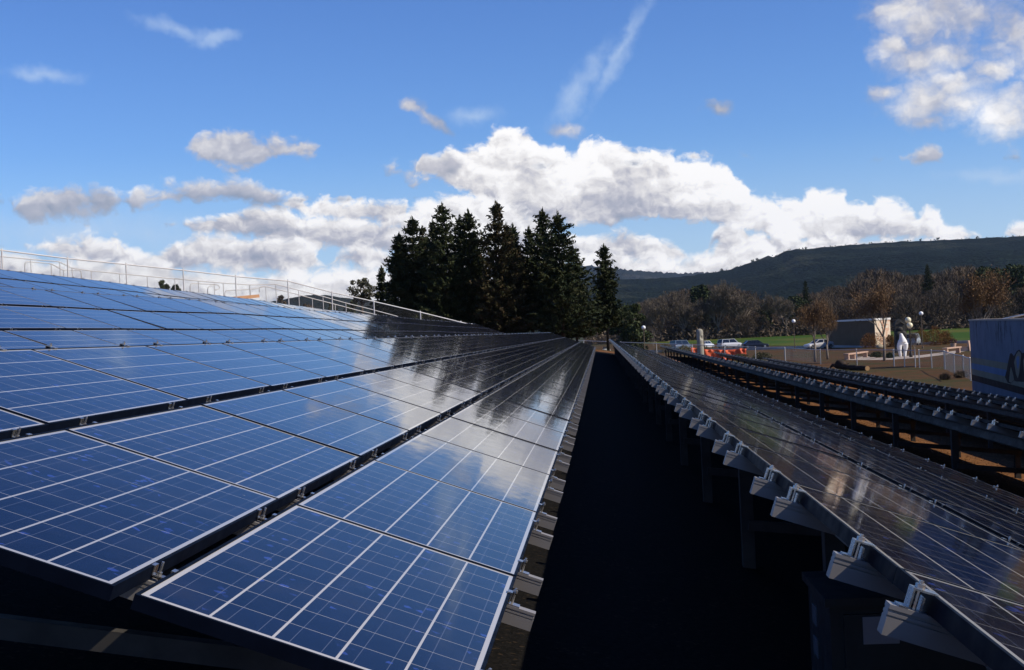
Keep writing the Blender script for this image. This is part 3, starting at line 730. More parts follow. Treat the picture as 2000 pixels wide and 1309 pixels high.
# brush along the foot of the wood
r = np.random.default_rng(9); n = 34000
pxs = r.uniform(1140, 2700, n); P = []
for i in range(n):
    Y = r.uniform(452, 500); p = on_ground(pxs[i], Y); P.append((p.x, p.y, p.z + abs(r.normal(0, 2.2))))
tag(link('undergrowth', soup('undergrowth', leaf_quads(r, np.array(P), 1.5, .5), [M_TWIG])), 'brown tangled brush along the foot of the far wood', 'brush', kind='stuff')
def shrub(label, px, pb, pt, hw, m, seed, n=1400, leaf=.14, name='shrub', tw=.4):
    b = gp(px, pb); H = at(px, pt, b.y).z-b.z; W = hw*b.y/FOC; r = np.random.default_rng(seed)
    a = r.uniform(0,6.283,n); q = r.uniform(0,1,n)**.5; zz = r.uniform(0,1,n)
    w = W*np.sin(np.pi*(.18+.74*zz))**.6*(1+.25*np.sin(a*3+seed)+.15*np.sin(a*7))*q
    pos = np.stack([np.cos(a)*w, np.sin(a)*w*.8, H*zz*(1+.15*np.sin(a*2+seed))*.95+.03], 1)
    al = pos/np.linalg.norm(pos,axis=1,keepdims=True)
    t = thing(name, label, 'shrub', b); link('foliage', soup('foliage', leaf_quads(r, pos, leaf*1.6, leaf*tw, al, .45), [m]), t)
    g = MB()
    for k in range(7):
        an = r.uniform(0,6.283); g.tube([(0,0,-.05),(math.cos(an)*W*.25,math.sin(an)*W*.25,H*.4),(math.cos(an)*W*.6,math.sin(an)*W*.6,H*.85)], [.03,.02,.006], 4)
    g.build('stem', M_BARK, t); return t
for i, (px, pb, pt, hw, lab) in enumerate([(1300,690,672,22,'leftmost olive shrub behind the low chain link fence'),(1335,693,676,20,'olive shrub left of the concrete column by the fence'),(1372,696,677,20,'olive shrub in front of the concrete column'),(1404,702,686,16,'olive shrub before the orange barrier, by the fence'),(1446,704,693,14,'low olive shrub under the right end of the orange barrier'),(1488,702,690,18,'low olive shrub right of the orange barrier'),(1246,694,676,16,'dull shrub behind the raised edge of the dark array')]):
    shrub(lab, px, pb, pt, hw, M_OLIVE, 400+i, 1500, .16)
for i, (px, pb, pt, hw, lab) in enumerate([(1703,680,652,24,'round russet shrub at the foot of the tan building'),(1740,678,656,14,'small russet shrub between pear trunk and dark arch sculpture'),(1800,672,645,18,'russet shrub just right of the double globe lamp'),(1826,675,640,20,'tallest russet shrub right of the double globe lamp'),(1847,673,648,14,'russet shrub at the right end of the row by the lawn')]):
    shrub(lab, px, pb, pt, hw, M_RUST, 430+i, 2600, .17, tw=.22)
for i, (px, pb, pt, hw, lab) in enumerate([(1712,698,688,14,'low green plant between the stone bench and the pear tree'),(1738,700,690,10,'low green plant at the foot of the white statue')]):
    shrub(lab, px, pb, pt, hw, M_EVER, 450+i, 700, .12)
for i, (px, pb, pt, hw, lab) in enumerate([(1877,738,728,14,'dark dry brush heap at the corner of the painted wall'),(1845,742,733,10,'thin dry brush left of the painted wall')]):
    shrub(lab, px, pb, pt, hw, M_TWIG, 460+i, 900, .2, 'brush_heap', .12)
def small_bare(label, px, pb, pt, hw, seed, pale=True):
    b = gp(px, pb); H = at(px, pt, b.y).z-b.z
    g, gt = bare_tree_mesh(seed, H, hw*b.y/FOC, .8, 4, .05, .35, .014, 3, None, .2)
    t = thing('sapling', label, 'tree', b); gt.build('trunk', M_BARKP, t); g.build('crown', [M_BARKP, M_TWIGP, M_LEAFB], t)
small_bare('pale bare sapling behind the fence near the white globe lamp', 1277, 688, 630, 16, 500)
small_bare('thin bare sapling with pale stem right of the double globe lamp', 1788, 698, 640, 12, 501)
small_bare('thin bare sapling just right of the concrete column', 1377, 690, 634, 12, 502)
# ------------------------------------------------------------------ hills, field, road, paths
from mathutils import noise as mn
def _hill(base1, base2, patch):
    def f(t, b):
        p = worldco(t); v = t.vor(p, .11, 'F1', 'Color'); c = t.sep(v)[0]; d = t.vor(p, .11, 'F1')
        n = t.noise(p, .004, 6, .6); n3 = t.noise(t.v('MULTIPLY', p, (1, .35, 1.5)), .012, 5, .65)
        col = t.mix(t.m('MULTIPLY', c, t.lin(n3, .3, .7)), base1, base2); col = t.mix(t.m('MULTIPLY', t.sstep(n, .54, .64), .8), col, patch)
        t.put(b.inputs['Base Color'], col); bump(t, b, t.m('ADD', t.m('SUBTRACT', 1.0, d), t.m('MULTIPLY', t.noise(p, .05, 6, .7), 2.0)), .7, 7.0)
    return f
M_HILL = mat('wooded_hill', rough=1, spec=0, nodes=_hill((.006,.011,.010), (.021,.033,.027), (.040,.046,.032)))
M_HILLF = mat('far_wooded_hill', rough=1, spec=0, nodes=_hill((.016,.022,.018), (.026,.032,.026), (.04,.042,.034)))
M_HILLN = mat('grassy_near_hill', rough=1, spec=0, nodes=_hill((.028,.034,.016), (.05,.055,.022), (.09,.10,.035)))
def hill(name, ridge, D, D0, m, nx=240, ny=60, rough=1.0, power=1.0):
    pts = [at(px, py, D) for px, py in ridge]; x0, x1 = pts[0].x, pts[-1].x; V = []; nyb = 8
    def rz(x):
        for a, b in zip(pts, pts[1:]):
            if a.x <= x <= b.x: u = (x-a.x)/(b.x-a.x); return a.z+(b.z-a.z)*u
        return pts[-1].z
    for j in range(ny+nyb):
        if j < ny: s = j/(ny-1); Y = D0+(D-D0)*s
        else: s = 1-(j-ny+1)/nyb*.6; Y = D+(j-ny+1)*D*.03
        for i in range(nx):
            xr = x0+(x1-x0)*i/(nx-1); x = xr*(Y/D)**.35 if False else xr*(.25+.75*Y/D)
            zr = rz(xr); h = -4.6+(zr+4.6)*(s**power)
            nn = mn.fractal(Vector((x*.0035, Y*.0035, 0)), 1.0, 2.0, 5); gul = abs(mn.noise(Vector((x*.006+Y*.0012, Y*.0015, 3))))
            h += rough*(nn*16*math.sin(math.pi*min(1, s)) - gul*26*math.sin(math.pi*min(1, s))) + rough*(1.0+2.0*s)*mn.fractal(Vector((x*.05, Y*.05, 7)), 1.0, 2.0, 3)*D/3500
            V.append((x, Y, max(h, -5.2)))
    F = [(j*nx+i, j*nx+i+1, (j+1)*nx+i+1, (j+1)*nx+i) for j in range(ny+nyb-1) for i in range(nx-1)]
    me = bpy.data.meshes.new(name); me.from_pydata(V, [], F); me.materials.append(m); me.polygons.foreach_set('use_smooth', [True]*len(F)); me.update()
    tag(link(name, me), kind='structure')
    return pts
hill('hill', [(900,560),(1050,545),(1130,518),(1165,520),(1200,525),(1250,529),(1290,532),(1340,534),(1372,531),(1400,536),(1450,550),(1600,570)], 7500, 5200, M_HILLF, rough=2.0)
RPT = hill('hill', [(1020,600),(1150,548),(1200,546),(1260,545),(1330,541),(1380,534),(1420,528),(1452,518),(1490,504),(1502,500),(1512,502),(1524,496),(1535,489),(1562,487),(1600,484),(1642,480),(1700,476),(1760,472),(1820,470),(1880,467),(1940,464),(2000,461),(2080,458),(2300,455),(2800,470),(3300,500)], 3600, 1500, M_HILL, rough=1.0, power=.9)
hill('hill', [(1780,610),(1840,560),(1870,540),(1905,531),(1950,527),(2000,522),(2080,515),(2200,520),(2500,540),(2900,560)], 1300, 700, M_HILLN, rough=.4)
hill('hill', [(300,640),(430,612),(500,594),(560,584),(600,576),(640,577),(700,586),(760,588),(850,600),(1000,630)], 2600, 1300, M_HILLF, rough=.9)
# small trees standing on the skyline of the table hill
r = np.random.default_rng(77); parts = []
for i in range(90):
    u = r.uniform(0,1); px = 1380+u*640; k = [q for q in range(len(RPT)-1)]; d = ray(px, 500); x = d.x/d.y*3600
    for a, b_ in zip(RPT, RPT[1:]):
        if a.x <= x <= b_.x: z = a.z+(b_.z-a.z)*(x-a.x)/(b_.x-a.x)
    h = r.uniform(1.5, 4.5) if r.uniform() < .88 else r.uniform(6, 10); c = np.array([x, 3590-r.uniform(0,25), z+h*.35-1])
    p = rnd_unit(r, 26)*r.uniform(.3,1,(26,1))*np.array([h*.45,h*.45,h*.5])+c; parts.append(leaf_quads(r, p, h*.5, h*.3))
tag(link('skyline_trees', soup('skyline_trees', np.concatenate(parts), [M_EVER])), 'tiny dark trees along the skyline of the flat topped hill', 'woodland', kind='stuff')
def sheet(name, pix, m, lift, n=1):
    """flat cover laid on the ground inside a polygon of photo pixels"""
    P = [gp(px, py, lift) for px, py in pix]; g = MB(); g.add(P, [tuple(range(len(P)))])
    return tag(g.build(name, m), kind='structure')
def _lawn(t, b):
    p = worldco(t); n = t.noise(t.v('MULTIPLY', p, (.03, .012, .03)), 1.0, 5, .6); n2 = t.noise(p, .5, 5, .7)
    c = t.mix(t.sstep(n, .42, .60), (.040,.085,.012), (.095,.105,.022)); c = t.mix(t.m('MULTIPLY', t.sstep(n2, .45, .7), .4), c, (.03,.06,.01))
    t.put(b.inputs['Base Color'], c)
M_LAWN = mat('green_lawn', rough=.95, spec=.05, nodes=_lawn)
M_ROAD = varied('asphalt', (.045,.045,.048), (.065,.063,.062), .6, .9, 0, .2)
M_CONC = varied('concrete', (.38,.32,.27), (.46,.39,.33), 1.5, .9, 0, .2, 6, .2)
M_KERB = varied('kerb_concrete', (.34,.32,.30), (.42,.40,.37), 1.5, .9, 0, .2)
# aisle ground, with the depth of its shade put into the colour
def _shade_ground(t, b):
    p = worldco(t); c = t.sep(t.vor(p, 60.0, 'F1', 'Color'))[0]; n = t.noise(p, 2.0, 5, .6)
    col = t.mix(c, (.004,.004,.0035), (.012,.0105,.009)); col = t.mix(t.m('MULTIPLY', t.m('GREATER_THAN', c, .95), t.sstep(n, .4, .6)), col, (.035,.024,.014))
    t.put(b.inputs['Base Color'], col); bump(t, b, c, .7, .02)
M_SHADEGROUND = mat('shade_black_ground', rough=.95, spec=.08, nodes=_shade_ground)
def strip(name, x0, x1, ya, yb, m, lift, step=4.0):
    ys = [ya+(yb-ya)*k/max(1,int((yb-ya)/step)) for k in range(max(1,int((yb-ya)/step))+1)]
    return tag(grid(name, [x0, x0+(x1-x0)*.33, x0+(x1-x0)*.66, x1], ys, ground_z, m, lift), kind='structure')
strip('path', -.62, 3.0, -8, 93, M_SHADEGROUND, .012); strip('path', -9.0, -1.05, -8, 16, M_SHADEGROUND, .012)  # near-black strips standing in for shade in the aisle and under the left array
# lawn beyond the parking road, laid as a grid
def lawn_grid():
    V = []; F = []; rows = 16; cols = 40
    for j in range(rows):
        v = j/(rows-1)
        for i in range(cols):
            px = 1185+i*(2140-1185)/(cols-1)
            near = 672 if px < 1480 else 676 if px < 1620 else 676-(px-1620)*.03
            pn = gp(px, near); Yn = max(pn.y, 214); Y = Yn+(560-Yn)*v**1.5
            p = on_ground(px, Y); V.append((p.x, p.y, ground_z(p.x, p.y)+.05))
    F = [(j*cols+i, j*cols+i+1, (j+1)*cols+i+1, (j+1)*cols+i) for j in range(rows-1) for i in range(cols-1)]
    me = bpy.data.meshes.new('field'); me.from_pydata(V, [], F); me.materials.append(M_LAWN); me.update(); tag(link('field', me), kind='structure')
lawn_grid()
def road(name, line, w, m, lift, off=0.0):
    V = []; F = []; pts = []
    for a, b in zip(line, line[1:]):
        for k in range(8): pts.append((a[0]+(b[0]-a[0])*k/8, a[1]+(b[1]-a[1])*k/8))
    pts.append(line[-1])
    for i, p in enumerate(pts):
        a = pts[max(0,i-1)]; b = pts[min(len(pts)-1,i+1)]; d = Vector((b[0]-a[0], b[1]-a[1])).normalized(); nrm = Vector((-d.y, d.x))
        for s in (-.5, .5):
            q = (p[0]+nrm.x*(w*s+off), p[1]+nrm.y*(w*s+off)); V.append((q[0], q[1], ground_z(*q)+lift))
    F = [(2*i, 2*i+2, 2*i+3, 2*i+1) for i in range(len(pts)-1)]
    me = bpy.data.meshes.new(name); me.from_pydata(V, [], F); me.materials.append(m); me.update(); return tag(link(name, me), kind='structure')
RL = [(-30,300),(4,268),(22,248),(38,226),(60,209),(110,196),(200,180)]
road('road', RL, 9.0, M_ROAD, .10)
def kerb(off):
    g = MB(); prev = None; pts = []
    for a, b in zip(RL, RL[1:]):
        for k in range(6): pts.append((a[0]+(b[0]-a[0])*k/6, a[1]+(b[1]-a[1])*k/6, b[0]-a[0], b[1]-a[1]))
    for (x, y, dx, dy) in pts:
        l = math.hypot(dx, dy); q = (x-dy/l*off, y+dx/l*off); p = Vector((q[0], q[1], ground_z(*q)+.14))
        if prev: g.beam(prev, p, .3, .3)
        prev = p
    tag(g.build('kerb', M_KERB), kind='structure')
kerb(4.7); kerb(-4.7)
sheet('path', [(1652,704),(1664,699),(1697,696),(1712,699),(1690,704)], M_CONC, .03)
sheet('path', [(1690,704),(1712,699.5),(1800,694),(1848,688),(1893,682),(1893,685),(1848,693),(1800,699),(1740,703)], M_CONC, .02)
# ------------------------------------------------------------------ fences and railings
M_GALV = varied('galvanised_pipe', (.46,.46,.46), (.58,.57,.56), 4, .35, .55)
M_WHITEP = varied('pale_painted_rail', (.56,.55,.54), (.64,.63,.62), 3, .45, 0)
M_WIRE = mat('fence_wire', (.22,.22,.22), .5, .5)
def wires(g, a, b, za0, za1, zb0, zb1, pitch, r):
    """diamond mesh of thin wires in the upright panel between a and b"""
    a = Vector(a); b = Vector(b); L = (Vector((b.x-a.x, b.y-a.y))).length; h = max(za1-za0, .1)
    def P(u, v):
        u = min(1, max(0, u)); return (a.x+(b.x-a.x)*u, a.y+(b.y-a.y)*u, (za0+(zb0-za0)*u)+((za1-za0)+((zb1-zb0)-(za1-za0))*u)*v)
    n = int((L+h)/pitch)
    for s in (1, -1):
        for i in range(n+1):
            c = i*pitch; u0, v0, u1, v1 = c, 0.0, c-h, 1.0
            if u0 > L: v0 = (u0-L)/h; u0 = L
            if u1 < 0: v1 = 1+u1/h; u1 = 0
            if v1-v0 < .02: continue
            if s < 0: u0, u1 = L-u0, L-u1
            p = Vector(P(u0/L, v0)); q = Vector(P(u1/L, v1)); d = (q-p).normalized(); e = d.cross(Vector((b.y-a.y, a.x-b.x, 0)).normalized())*r
            k = Vector((b.y-a.y, a.x-b.x, 0)).normalized()*r
            g.add([p+e, p-e*.5+k*.87, p-e*.5-k*.87, q+e, q-e*.5+k*.87, q-e*.5-k*.87], [(0,1,4,3),(1,2,5,4),(2,0,3,5)])
def fence(label, tops, H=None, pitch=.14, r=.0028, post_r=.034, rail_r=.030, m=None, wire=True, cat='fence', name='chain_link_fence', group=None):
    """tops = world points of the top rail at each post"""
    m = m or M_GALV; p0 = tops[0]; O = Vector((p0.x, p0.y, ground_z(p0.x, p0.y)))
    t = thing(name, label, cat, O, 0, group)
    g = MB(); g.tube([p-O for p in tops], rail_r, 6); g.build('top_rail', m, t)
    lows = [Vector((p.x, p.y, (p.z-H) if H else ground_z(p.x, p.y)+.03)) for p in tops]
    for p, q in zip(tops, lows):
        g = MB(); z0 = min(q.z, ground_z(p.x, p.y))-.1
        g.tube([Vector((p.x,p.y,z0))-O, p-O+Vector((0,0,.03))], post_r, 6); g.sphere(p-O+Vector((0,0,.04)), post_r*1.25, 8, 5); g.build('post', m, t)
    if wire:
        g = MB()
        for i in range(len(tops)-1):
            a, b = tops[i]-O, tops[i+1]-O
            wires(g, a, b, lows[i].z-O.z, a.z, lows[i+1].z-O.z, b.z, pitch, r)
        g.build('wire_mesh', M_WIRE, t)
    return t
def walkY(px): return 55 + (px-3.5)*(76.5-55)/(900-3.5)
tops = [at(px, py, walkY(px)) for px, py in [(-110,476),(3.5,489),(131.8,505),(246,516.5),(357.7,528),(460,540),(562,549),(648,571),(730,589),(821,610),(900,629.5),(921,634.5)]]
fence('chain link fence with white top rail climbing left along the ridge behind the panels', tops, H=1.15, pitch=.11, r=.002, post_r=.034, rail_r=.032, m=M_WHITEP, group=None)
def zoomL(x, y): return (x/5.556, 470+y/5.556)
def zoomR(x, y): return (340+x/5.263, 510+y/5.263)
def railing(label, runs, posts, dY=1.6, r=.024):
    """bent tube handrail from photo points at the depth of the walkway, with upright posts"""
    first = runs[0][0]; P0 = at(first[0], first[1], walkY(first[0])+dY); O = Vector((P0.x, P0.y, ground_z(P0.x, P0.y)))
    t = thing('handrail', label, 'handrail', O, 0, 'handrails of the ridge walkway')
    for run in runs:
        pts = [at(px, py, walkY(px)+dY)-O for px, py in run]; sm = []
        for i, p in enumerate(pts):
            if 0 < i < len(pts)-1:
                a = (pts[i-1]-p); b = (pts[i+1]-p); k = .12
                sm += [p+a.normalized()*min(k, a.length*.4), p+(a.normalized()*min(k,a.length*.4)+b.normalized()*min(k,b.length*.4))*.3, p+b.normalized()*min(k, b.length*.4)]
            else: sm.append(p)
        g = MB(); g.tube(sm, r, 6); g.build('rail', M_WHITEP, t, True)
    for px, py in posts:
        p = at(px, py, walkY(px)+dY)-O; zg = ground_z(p.x+O.x, p.y+O.y)-O.z
        g = MB(); g.tube([(p.x,p.y,min(zg, p.z-1.0)-.1),(p.x,p.y,p.z)], r*.9, 6); g.build('post', M_WHITEP, t)
Lz = lambda *p: [zoomL(*q) for q in p]; Rz = lambda *p: [zoomR(*q) for q in p]
railing('long white handrail dipping down a step at the left end of the ridge walkway', [Lz((-300,150),(0,172),(330,203),(640,228),(775,298),(990,330),(1290,358),(1600,388),(1890,415),(2000,420))], Lz((0,172),(333,203),(648,228),(782,298),(990,330),(1297,358),(1597,388),(1897,415)))
railing('short white hooped handrail with a rounded end near the left end of the walkway', [Lz((270,440),(270,228),(550,248),(685,322),(880,320),(885,440))], Lz((555,248),(688,322)), 2.8)
railing('white handrail running level and then sloping down past the bend of the walkway', [Rz((0,180),(250,205),(500,225),(770,245),(1040,238),(1170,270),(1280,300),(1530,365),(1760,430),(2000,490),(2300,570))], Rz((250,205),(505,225),(775,245),(1045,240),(1280,300),(1530,367),(1765,432)))
railing('lower white handrail on the descending part of the walkway', [Rz((876,318),(876,264),(940,260),(1170,318),(1420,385),(1655,445),(1880,505),(2080,552))], Rz((942,262),(1420,385),(1655,447)), 2.8)
railing('looped white handrail end standing alone behind the panels', [Rz((165,330),(165,230),(440,240),(470,262),(462,292),(412,298))], Rz((412,245),), 2.8)
railing('small square white handrail end beside the looped one', [Rz((345,370),(345,266),(405,252)), Rz((522,380),(522,304),(645,298),(785,292),(930,262))], Rz((785,292),), 3.2)
a = at(447, 583.5, 66); b = at(503, 578.5, 67.5)
g = MB(); g.beam((0,0,0), b-a, .30, .16); tag(g.build('timber_beam', varied('fresh_lumber', (.52,.27,.13), (.60,.33,.17), 3, .7)), 'orange fresh timber beam lying behind the panels under the railing', 'timber').location = a
# low fences of the flat ground
def fline(pix, H=1.22):
    out = []
    for px, py in pix: b = gp(px, py); out.append(b+Vector((0,0,H)))
    return out
def f1(px): return 165 - (px-1123)*(165-127)/(1535-1123)
T = [at(px, 665+(px-1123)*.0375, f1(px)) for px in (1060,1140,1212,1282,1352,1415,1475,1533)]
fence('low chain link fence with bright top rail across the far end of the arrays', T, H=1.22, pitch=.16, r=.0022, rail_r=.034, m=M_WHITEP)
M_FP = M_GALV
T = fline([(1533,703),(1603,711.5),(1674,713.5),(1746,715.5)]); fence('grey chain link fence in front of the pear trees and stone bench', T, pitch=.16, r=.0022)
T = fline([(1746.8,715.6),(1767,716.8),(1788,717.6)]); fence('chain link gate with a lower bar before the white statue', T, pitch=.16, r=.0022, cat='gate', name='chain_link_gate')
T = fline([(1796,718.5),(1820,719.5),(1845,721.5)]); fence('short chain link fence right of the gate', T, pitch=.16, r=.0022, post_r=.036)
T = fline([(1846,722),(1864.5,731),(1882.5,737),(1896,744)]); fence('chain link fence turning down towards the painted blue wall', T, pitch=.16, r=.0022)
# ------------------------------------------------------------------ vehicles
def paint(name, c, metal=.3, rough=.28): return mat(name, c, rough, metal, .6)
M_GLASSC = mat('car_glass', (.010,.012,.014), .06, 0, .7); M_TYRE = mat('tyre_rubber', (.015,.015,.015), .85); M_RIM = mat('wheel_rim', (.45,.45,.46), .3, .8)
M_LIGHTW = mat('headlamp_lens', (.75,.75,.75), .08, .3); M_LIGHTR = mat('tail_lamp_lens', (.30,.015,.012), .2); M_TRIM = mat('black_trim', (.02,.02,.02), .6)
def loft(g, secs, mi=0):
    n = len(secs[0]); vs = [p for s in secs for p in s]; fs = []
    for i in range(len(secs)-1):
        for j in range(n): fs.append((i*n+j, (i+1)*n+j, (i+1)*n+(j+1)%n, i*n+(j+1)%n))
    fs.append(tuple(range(n))); fs.append(tuple(reversed(range((len(secs)-1)*n, len(secs)*n)))); g.add(vs, fs, mi)
def car(name, label, cat, loc, heading, color, body, cabin, L=4.7, W=1.8, wheels=(.80,-.85), wr=.33):
    """body = [(x, z low, z high)], cabin = [(x base, x roof, z base, z roof)] front/rear; front is +x"""
    t = thing(name, label, cat, loc, heading); m = paint(name+'_paint', color)
    g = MB(); secs = []
    for x, zl, zh in body:
        e = W/2 - (.10 if abs(x) > L/2-.25 else 0.0)
        secs.append([(x,-e+.06,zl),(x,-e,zl+.14),(x,-e,zl+(zh-zl)*.62),(x,-e+.07,zh),(x,e-.07,zh),(x,e,zl+(zh-zl)*.62),(x,e,zl+.14),(x,e-.06,zl)])
    loft(g, secs); g.build('body', m, t, False)
    (fb, fr, zb, zr), (rb, rr_, _, _) = cabin; e = W/2-.07; er = W/2-.24
    g = MB(); vs = [(fb,-e,zb),(fb,e,zb),(rb,e,zb),(rb,-e,zb),(fr,-er,zr),(fr,er,zr),(rr_,er,zr),(rr_,-er,zr)]
    g.add(vs, [(4,5,6,7)]); g.box((rr_+.02,-er+.02,zr),(fr-.02,er-.02,zr+.035))
    V = [Vector(v) for v in vs]
    for a_, b_ in ((0,4),(1,5),(2,6),(3,7)): g.beam(V[a_], V[b_], .09, .09, (0,1,0))
    for s in (-1, 1):
        mid = (fb+rb)/2-.1; g.beam((mid, s*e, zb), (mid, s*er, zr), .08, .05, (1,0,0)); g.beam((fr,s*er,zr),(rr_,s*er,zr),.08,.07)
    g.build('roof', m, t)
    k = .985
    def pane(nm, idx):
        g = MB(); c = sum((V[i] for i in idx), Vector())/4; g.add([c+(V[i]-c)*.97 for i in idx], [(0,1,2,3)]); g.build(nm, M_GLASSC, t)
    pane('windscreen', (0,1,5,4)); pane('rear_window', (2,3,7,6)); pane('side_window', (1,2,6,5)); pane('side_window', (3,0,4,7))
    for wx in wheels:
        for s in (-1, 1):
            x = wx*L/2*.8
            g = MB(); g.lathe([(wr*.62,-.10),(wr*.95,-.10),(wr,-.06),(wr,.06),(wr*.95,.10),(wr*.62,.10)], (0,0,0), 18)
            w = g.build('wheel', M_TYRE, t); w.location = (x, s*(W/2-.09), wr); w.rotation_euler = (math.pi/2, 0, 0)
            g = MB(); g.lathe([(.02,-.095),(wr*.62,-.105),(wr*.62,.105),(.02,.115)], (0,0,0), 18); g.build('rim', M_RIM, w)
    x0 = body[0][0]; x1 = body[-1][0]; z0 = body[0][2]; z1 = body[-1][2]
    for s in (-1, 1):
        g = MB(); g.box((x0-.10,s*(W/2-.34)-.16,z0-.22),(x0+.03,s*(W/2-.34)+.16,z0-.06)); g.build('headlight', M_LIGHTW, t)
        g = MB(); g.box((x1-.03,s*(W/2-.24)-.10,z1-.35),(x1+.06,s*(W/2-.24)+.10,z1-.05)); g.build('tail_light', M_LIGHTR, t)
    g = MB(); g.box((x0-.02,-.26,.38),(x0+.05,.26,.48)); g.box((x1-.05,-.26,.45),(x1+.02,.26,.56)); g.build('number_plate', mat('plate_white', (.6,.6,.6), .5), t)
    return t
SEDAN = [(2.3,.28,.66),(2.1,.22,.78),(1.2,.20,.90),(.4,.20,.95),(-1.3,.20,.98),(-2.0,.24,1.0),(-2.32,.34,.92)]
VAN = [(2.35,.30,.74),(2.2,.24,.90),(1.5,.22,1.03),(.5,.22,1.06),(-1.8,.24,1.08),(-2.35,.32,1.08)]
COUPE = [(2.25,.26,.55),(2.05,.20,.70),(1.2,.18,.84),(.3,.18,.92),(-1.3,.20,.98),(-1.95,.24,.98),(-2.2,.32,.88)]
def carloc(px, Y): return on_ground(px, Y)+Vector((0,0,.10))
car('parked_van', 'dark windowed blue grey van parked left of the concrete column', 'van', carloc(1329,268), R(40), (.16,.20,.26), VAN, [(1.3,.75,1.04,1.86),(-2.30,-2.2,1.04,1.86)], 4.8, 1.95)
car('parked_car', 'small white car half hidden behind the concrete column', 'car', carloc(1377,270), R(60), (.75,.75,.75), SEDAN, [(1.0,.3,.95,1.50),(-2.1,-1.8,.95,1.50)], 4.5, 1.75)
car('parked_minivan', 'silver minivan with black rear window parked between white car and dark car', 'minivan', carloc(1423,262), R(28), (.52,.52,.53), VAN, [(1.35,.65,1.04,1.74),(-2.25,-1.95,1.04,1.74)], 4.8, 1.9)
car('parked_car', 'dark navy car parked right of the silver minivan', 'car', carloc(1473,244), R(10), (.012,.016,.030), SEDAN, [(1.15,.35,.95,1.47),(-2.05,-1.45,.95,1.47)], 4.8, 1.82)
car('parked_car', 'silver car with bright headlight facing left on the road by the lawn', 'car', carloc(1597,212), R(200), (.55,.55,.56), COUPE, [(1.05,.25,.88,1.40),(-1.7,-.95,.92,1.40)], 4.6, 1.80)
car('parked_car', 'grey car behind the statue and the double globe lamp', 'car', carloc(1781,202), R(70), (.42,.44,.47), VAN, [(1.3,.7,1.04,1.66),(-2.25,-2.0,1.04,1.66)], 4.7, 1.85)
# utility cart at the end of the aisle
b = gp(1185, 691); t = thing('utility_cart', 'cream coloured utility cart parked behind the lone conifer trunk', 'cart', b, R(12))
M_CREAM = mat('cream_paint', (.62,.60,.50), .4)
g = MB(); g.prism([(-.62,.55),(-.62,.86),(-.30,.98),(.30,.98),(.62,.86),(.62,.55)], (1,0,0), (0,0,1), (0,0,0), (0,-.9,0), (0,.9,0)); g.build('body', M_CREAM, t)
g = MB(); g.box((-.58,-1.15,.28),(.58,1.15,.55)); g.build('chassis', M_TRIM, t)
g = MB(); g.box((-.55,.15,.98),(.55,.65,1.10)); g.box((-.55,.62,1.0),(.55,.70,1.40)); g.build('seat', M_TRIM, t)
for sx in (-1,1):
    for sy in (-.75,.75):
        g = MB(); g.lathe([(.12,-.09),(.24,-.09),(.24,.09),(.12,.09)], (0,0,0), 14); w = g.build('wheel', M_TYRE, t); w.location = (sx*.55, sy, .24); w.rotation_euler = (0, math.pi/2, 0)
# ------------------------------------------------------------------ lamps and signs
M_GLOBE = mat('opal_globe', (.86,.86,.85), .25, 0, .5); M_GLOBEY = mat('cream_globe', (.82,.74,.50), .3); M_POLED = mat('dark_lamp_pole', (.035,.03,.027), .6); M_POLEB = varied('brown_lamp_pole', (.10,.075,.05), (.14,.10,.07), 3, .6)
def globe_lamp(label, px, py, Y, R_, m, pole):
    top = at(px, py, Y); b = Vector((top.x, Y, ground_z(top.x, Y))); H = top.z-b.z
    t = thing('street_lamp', label, 'lamp', b)
    g = MB(); g.lathe([(.10,-.1),(.10,.25),(.055,.35),(.045,H-R_*.8),(.08,H-R_*.75),(.08,H-R_*.55)], (0,0,0), 10); g.build('pole', pole, t)
    g = MB(); g.sphere((0,0,H), R_, 20, 12); g.build('globe', m, t, True); return t
t = globe_lamp('white globe lamp with a small pale sign on its pole, left of the parked van', 1257, 640, 150, .23, M_GLOBE, M_POLEB)
g = MB(); g.box((-.16,-.075,0),(.16,-.06,.42)); s = g.build('sign_plate', mat('faded_pink_sign', (.55,.32,.30), .6), t); s.location = (.05, 0, t.children[1].data.vertices[0].co.z-1.35)
globe_lamp('white globe lamp on a slim pole standing on the lawn before the silver car', 1550, 627.5, 206, .29, M_GLOBE, M_POLEB)
globe_lamp('white globe lamp above the russet shrubs, right of the double lamp', 1799, 612.5, 172, .27, M_GLOBE, M_POLEB)
top = at(1776, 625, 126); b = Vector((top.x, 126, ground_z(top.x, 126))); H = top.z-b.z
t = thing('street_lamp', 'black double lamp post with two cream globes near the white statue', 'lamp', b)
g = MB(); g.lathe([(.16,-.1),(.16,.3),(.09,.5),(.075,H-.9),(.10,H-.85),(.05,H-.75)], (0,0,0), 10); g.tube([(0,0,H-.85),(-.06,.35,H-.9),(-.03,.5,H-.35)], .03, 6); g.tube([(0,0,H-.85),(-.05,-.35,H-1.0),(-.08,-.5,H-.85)], .03, 6); g.build('pole', M_POLED, t, True)
for p in ((0, .5, 0), (-.10, -.5, -.50)):
    g = MB(); g.sphere((p[0], p[1], H+p[2]), .275, 20, 12); g.build('globe', M_GLOBEY, t, True)
b = gp(1142, 672); t = thing('post', 'pale slender post standing before the conifers left of the aisle end', 'post', b+Vector((0,6,0)))
g = MB(); g.lathe([(.10,-.1),(.10,.9),(.14,1.0),(.10,1.1),(.06,1.5),(.10,1.6),(.05,1.75)], (0,0,0), 10); g.build('shaft', varied('weathered_wood', (.40,.34,.22), (.30,.25,.16), 4, .8), t)
